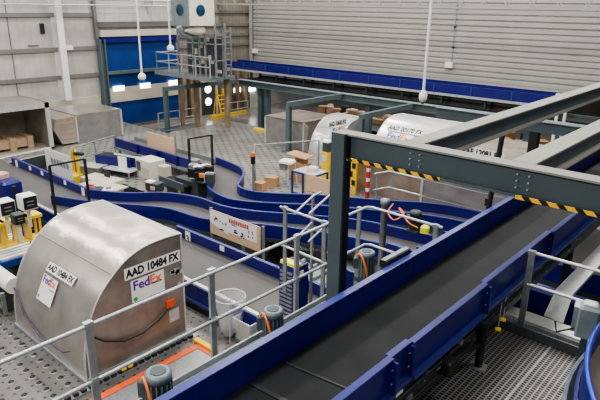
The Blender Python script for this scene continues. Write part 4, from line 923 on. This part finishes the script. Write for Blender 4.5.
# ---------------------------------------------------------------- left machines
q = at(14, 262, .02)
t = thing('roller_table', 'blue grey roller table under the yellow stands at the left edge', 'table', at(12, 262, .02))
q = at(14, 250, 1.05)
MB().box(q+Vector((-1.6, -.6, -.04)), q+Vector((.75, .5, 0))).build('bed', 'galv', t)
many('roller', 'galv_light', t, [T([q+Vector((-1.5+i*.2, -.58, .03)), q+Vector((-1.5+i*.2, .48, .03))], .06, 8) for i in range(11)])
many('side_rail', 'curtain', t, [B(q+Vector((-1.6, -.66, -.1)), q+Vector((.75, -.6, .08))), B(q+Vector((.75, -.66, -.1)), q+Vector((.81, .56, .08))), B(q+Vector((-1.6, .5, -.1)), q+Vector((.75, .56, .08)))])
many('leg', 'steel', t, [B(q+Vector((x_, y_, -1.03)), q+Vector((x_+.08, y_+.08, -.1))) for x_ in (-1.5, .65) for y_ in (-.6, .45)])
for i, (px, py, lb) in enumerate(((34, 236, 'yellow stand with white tubes, rightmost on the roller table'), (23, 239, 'yellow stand with white tubes, second from the right on the roller table'), (11, 242, 'yellow stand with white tubes, third from the right on the roller table'), (-2, 246, 'yellow stand with white tubes, fourth from the right, near the left edge'))):
    p = at(px, py+2, 1.12); t = thing('tube_stand', lb, 'stand', p, 'yellow tube stands on the roller table')
    MB().cbox(p+ZV*.03, (.42, .42, .06)).build('base', 'yellow', t); MB().cbox(p+ZV*.72, (.46, .46, .09)).build('top_plate', 'yellow', t)
    many('tube', 'orange' if i % 2 else 'yellow', t, [MB().cyl(p+Vector((sx, -.14, .06)), .045, .62, 8) for sx in (-.16, .16)]); MB().cyl(p+Vector((0, -.16, .06)), .07, .6, 8).build('white_tube', 'paper', t)
    many('tube', 'yellow', t, [MB().cyl(p+Vector((sx, .16, .06)), .04, .62, 8) for sx in (-.16, .16)])
for (px, py, s, w_, lb) in ((28, 208, .40, 'paper', 'white box with black front, highest above the yellow stands'), (6, 214, .40, 'paper', 'white box with black front at the left edge above the yellow stands'), (18.5, 223, .27, 'motor_dark', 'small dark box between and below the two white boxes')):
    p = at(px, py, 2.35); t = thing('printer_head', lb, 'printer', p)
    MB().cbox(p+ZV*s*.5, (s, s, s), .0, .02).build('housing', w_, t); MB().cbox(p+Vector((s*.51, 0, s*.5)), (.02, s*.9, s*.85)).build('front_panel', 'ink', t)
    many('vent_slot', 'galv', t, [MB().cbox(p+Vector((s*.53, 0, s*z)), (.01, s*.5, s*.08)) for z in (.35, .6)])
    MB().box(p+Vector((-.04, -.04, -.55)), p+Vector((.04, .04, 0))).build('stem', 'cream', t)
p = aty(6, 188, 6.75); t = thing('drive_hopper', 'dark blue drive housing by the near side of the long left belt', 'machine', p)
MB().cbox(p, (1.0, .6, .6), .1, .06).build('housing', 'blue', t); MB().cbox(p+Vector((-.2, 0, .38)), (.35, .35, .2), .2, .04).build('cap', 'parcel_pink', t); MB().box(Vector((p.x+.75, p.y-.1, .02)), p+Vector((.85, 0, .25))).build('post', 'black', t); MB().box(Vector((p.x-.35, p.y-.2, .02)), p+Vector((.35, .2, -.3))).build('base', 'motor_dark', t)
q = at(6, 285, 1.1); t = thing('roller_machine', 'galvanised machine frame with white roll at the lower left edge', 'machine', at(6, 320, DK))
T([q+Vector((-.9, 0, .15)), q+Vector((.5, 0, .15))], .2, 14).build('white_roll', 'paper', t)
many('frame_bar', 'galv', t, [MB().bar(q+Vector((-1, -.3, z)), q+Vector((.55, -.3, z)), .08, .08) for z in (-.05, -.3)]+[MB().bar(q+Vector((x_, -.3, -.48)), q+Vector((x_, -.3, .1)), .08, .08) for x_ in (-.5, .1, .55)])
MB().box(q+Vector((-1, -.2, -.48)), q+Vector((.4, .25, -.1))).build('drive_box', 'motor_dark', t)
# ---------------------------------------------------------------- under-mezzanine machinery right of the cabinet
t = thing('roller_bed', 'dark roller bed frame under the wavy conveyor behind the louvred cabinet', 'machine', (-8, 10.6, 0))
B((-9.8, 10.1, .7), (-6.3, 11.2, .78)).build('bed', 'grey_paint', t)
many('side_panel', 'motor_dark', t, [B((-9.8, 10.05, .5), (-6.3, 10.1, .95)), B((-9.8, 11.2, .5), (-6.3, 11.25, .95))])
many('roller', 'galv', t, [T([(-9.6+i*.45, 10.1, .84), (-9.6+i*.45, 11.2, .84)], .06, 8) for i in range(8)])
many('leg', 'motor_dark', t, [B((x_, 10.2, .02), (x_+.1, 10.3, .7)) for x_ in (-9.5, -8, -6.6)])
# ---------------------------------------------------------------- right side machinery
t = thing('cable_tray', 'flat galvanised cable tray running below the right handrail', 'cable tray', (-.8, 6.5, 4.0))
TZ = CZ-4.2; ty = at(545, 323, TZ).y
B((-2.75, ty-.12, TZ-.04), (1.9, ty+.16, TZ)).build('lid', 'galv_light', t); B((-2.75, ty-.15, TZ-.18), (1.9, ty-.12, TZ-.03)).build('side', 'galv', t); B((-2.7, ty-.05, TZ-.3), (1.9, ty, TZ-.18)).build('support', 'motor_dark', t)
U, L_ = CZ-3.9, TZ+.02
u0_, u1_, l0, l1 = at(556, 289, U), at(573, 294, U), at(544, 315, L_), at(563, 323, L_)
f0, f1 = Vector((u0_.x, 12.5, U)), Vector((u1_.x, 12.5, U))
t = thing('branch_tray', 'bent flat galvanised tray dropping onto the cable tray at the right', 'cable tray', u0_)
MB().prism([u0_, u1_, f1, f0], (0, 0, -.05)).build('upper_lid', 'galv_light', t); MB().prism([u0_, u1_, l1, l0], (0, 0, -.03)).build('sloping_lid', 'galv_light', t)
B((u0_.x+.05, 12.3, .1), (u0_.x+.15, 12.4, U-.05)).build('support_post', 'galv', t)
t = thing('lower_conveyor', 'dark blue lower conveyor crossing beneath the right cable tray', 'conveyor', (0, 9.4, 0))
many('side_panel', 'blue', t, [B((-6.2, 8.3, 1.9), (3, 8.35, 2.75)), B((-6.2, 10.0, 1.9), (3, 10.05, 2.75))])
B((-6.2, 8.35, 2.3), (3, 10.0, 2.35)).build('belt', 'belt', t)
many('rim', 'blue_edge', t, [B((-6.2, 8.27, 2.75), (3, 8.37, 2.765)), B((-6.2, 9.97, 2.75), (3, 10.07, 2.765))])
many('leg', 'motor_dark', t, [B((x_, y_, 0.02), (x_+.1, y_+.1, 1.95)) for x_ in (-6, -2.6, 1) for y_ in (8.4, 9.8)])
MB().cbox((-2.35, 8.9, 2.6), (.4, .35, .45), 0, .05).build('motor', 'motor_dark', t); MB().cbox((-3.3, 9.6, 2.6), (.35, .35, .45), 0, .05).build('motor', 'black', t)
t = thing('lower_conveyor', 'second dark blue lower conveyor, farther from the right handrail', 'conveyor', (0, 12, 0))
many('side_panel', 'blue', t, [B((-6.0, 11.0, 1.5), (3, 11.05, 2.4)), B((-6.0, 12.3, 1.5), (3, 12.35, 2.4))]); B((-6, 11.05, 1.9), (3, 12.3, 1.95)).build('belt', 'belt', t)
many('rim', 'blue_edge', t, [B((-6.0, 10.97, 2.4), (3, 11.07, 2.415))]); many('leg', 'motor_dark', t, [B((x_, 11.1, 0.02), (x_+.1, 11.2, 1.5)) for x_ in (-5.7, -2.4, 1)])
t = thing('roller_machine', 'dark machine bed between the lower conveyor and the cable tray', 'machine', (-.4, 7.6, 0))
B((-3, 7.0, 1.6), (2.5, 8.2, 1.75)).build('bed', 'motor_dark', t); many('side_panel', 'blue', t, [B((-3, 6.95, 1.4), (2.5, 7.0, 2.0)), B((-3, 8.2, 1.4), (2.5, 8.25, 2.0))]); many('leg', 'motor_dark', t, [B((x_, 7.3, .02), (x_+.12, 7.42, 1.6)) for x_ in (-2.8, 1.8)])
random.seed(21)
t = thing('machine_rack', 'galvanised machine rack beyond the bent tray at the right edge', 'rack', (-.8, 14.6, .02))
many('rack_bar', 'galv', t, [MB().bar((-2.6, 14.6, z), (2.5, 14.6, z), .07, .07) for z in (1.6, 2.3, 3.0)]+[MB().bar((x_, 14.6, .02), (x_, 14.6, 3.3), .07, .07) for x_ in (-2.5, -2.0, -1.5, -.9, .4, 1.4)])
many('machine_box', 'motor_dark', t, [MB().cbox((-2.2+i*.9, 15.2, .62+i % 2*.2), (.6, .5, 1.2), 0, .04) for i in range(4)])
many('carton_board', 'block', t, [MB().cbox((-2.2+i*.9, 14.9, 1.9), (.5, .3, .6)) for i in range(3)])
for (x, y, lb) in ((503, 319.5, 'small orange pull switch hanging on a wire, upper of two'), (498, 329, 'small orange pull switch hanging on a wire, lower of two')):
    p = at(x, y, 3.95); t = thing('pull_switch', lb, 'switch', p); MB().cbox(p, (.07, .05, .035), .3, .01).build('body', 'yellow', t); T([p, p+ZV*.36], .006, 5).build('wire', 'galv_light', t)
p = at(588, 320, CZ-3.0); t = thing('motor_controller', 'dark grey controller box with silver lid beside the right handrail', 'controller', p-ZV*.2)
MB().cbox(p, (.2, .2, .34), .2, .02).build('housing', 'grey_paint', t); MB().cbox(p+Vector((0, 0, .185)), (.13, .13, .03), .2, .01).build('silver_lid', 'galv_light', t); MB().cbox(p+Vector((-.12, 0, 0)), (.05, .16, .28), .2).build('cooling_fins', 'galv', t)
T([p+Vector((-.1, -.08, -.1)), p+Vector((-.25, -.1, -.2)), p+Vector((-.28, -.1, -.08))], .01).build('cable', 'black', t); MB().box(p+Vector((-.03, -.03, 3.705-p.z)), p+Vector((.03, .03, -.17))).build('stand', 'motor_dark', t)
# round blue curve conveyor bottom right
zr = 5.15; P1, P2_, P3 = at(600, 325, zr), at(587.5, 355, zr), at(594, 400, zr)
ax_, ay_, bx_, by_, cx_, cy_ = P1.x, P1.y, P2_.x, P2_.y, P3.x, P3.y
D_ = 2*(ax_*(by_-cy_)+bx_*(cy_-ay_)+cx_*(ay_-by_))
ux = ((ax_**2+ay_**2)*(by_-cy_)+(bx_**2+by_**2)*(cy_-ay_)+(cx_**2+cy_**2)*(ay_-by_))/D_
uy = ((ax_**2+ay_**2)*(cx_-bx_)+(bx_**2+by_**2)*(ax_-cx_)+(cx_**2+cy_**2)*(bx_-ax_))/D_
RR = math.hypot(ax_-ux, ay_-uy); print('RING', ux, uy, RR)
t = thing('curve_belt', 'round blue walled curve conveyor cut off at the bottom right corner', 'conveyor', (ux, uy, 3.7))
ring = lambda r, z, a0=PI*.45, a1=PI*1.45, n=40: [Vector((ux+r*math.cos(a0+(a1-a0)*i/n), uy+r*math.sin(a0+(a1-a0)*i/n), z)) for i in range(n+1)]
MB().wall(ring(RR, zr), .35, .02).build('outer_wall', 'blue', t); MB().tube(ring(RR, zr), .022, 8).build('rim', 'blue_bright', t)
k = MB(); a_, b_ = ring(RR-.02, zr-.2), ring(max(.05, RR-.45), zr-.2); k.add([v for i in range(41) for v in (a_[i], b_[i])], [(2*i, 2*i+1, 2*i+3, 2*i+2) for i in range(40)]); k.build('belt', 'brown', t)
MB().wall(ring(RR+.10, zr-.40), .80, .03).build('lower_skirt', 'skirt', t)
MB().wall(ring(RR+.03, zr-.3), .12, .03).build('lower_wall', 'blue', t)
many('bolt', 'galv_light', t, [MB().cbox(ring(RR+.10, zr-.39)[i], (.03, .03, .02)) for i in (10, 14, 18)])
MB().cyl((ux, uy, 3.705), .08, 1.2, 12).build('centre_post', 'motor_dark', t)
# ---------------------------------------------------------------- light
wd = bpy.data.worlds.new('hall_light'); bpy.context.scene.world = wd; wd.use_nodes = True
bg = wd.node_tree.nodes['Background']; bg.inputs[0].default_value = (.80, .86, .92, 1); bg.inputs[1].default_value = .30
def area(x, y, z, sx, sy, e, col=(1, .97, .91)):
    l = bpy.data.lights.new('bay_and_fill_lamp', 'AREA'); l.shape = 'RECTANGLE'; l.size = sx; l.size_y = sy; l.energy = e; l.color = col
    o = bpy.data.objects.new('bay_and_fill_lamp', l); C.objects.link(o); o.location = (x, y, z); return o
for x in (-29, -21, -13, -5):
    for y in (4, 12, 20, 27): area(x, y, 13.2, 1.6, 1.6, 520)
area(1, 8, 12.5, 2, 2, 300)
for x in (-22, -12, -4, 4): area(x, -5, 11.0, 2.5, 1.5, 620)  # unseen fill lamps added behind the camera to brighten the beam webs
area(-13, 34, 11, 14, 2, 500)
sc = bpy.context.scene
sc.view_settings.view_transform = 'AgX'; sc.view_settings.look = 'AgX - Medium High Contrast'; sc.view_settings.exposure = 0.12
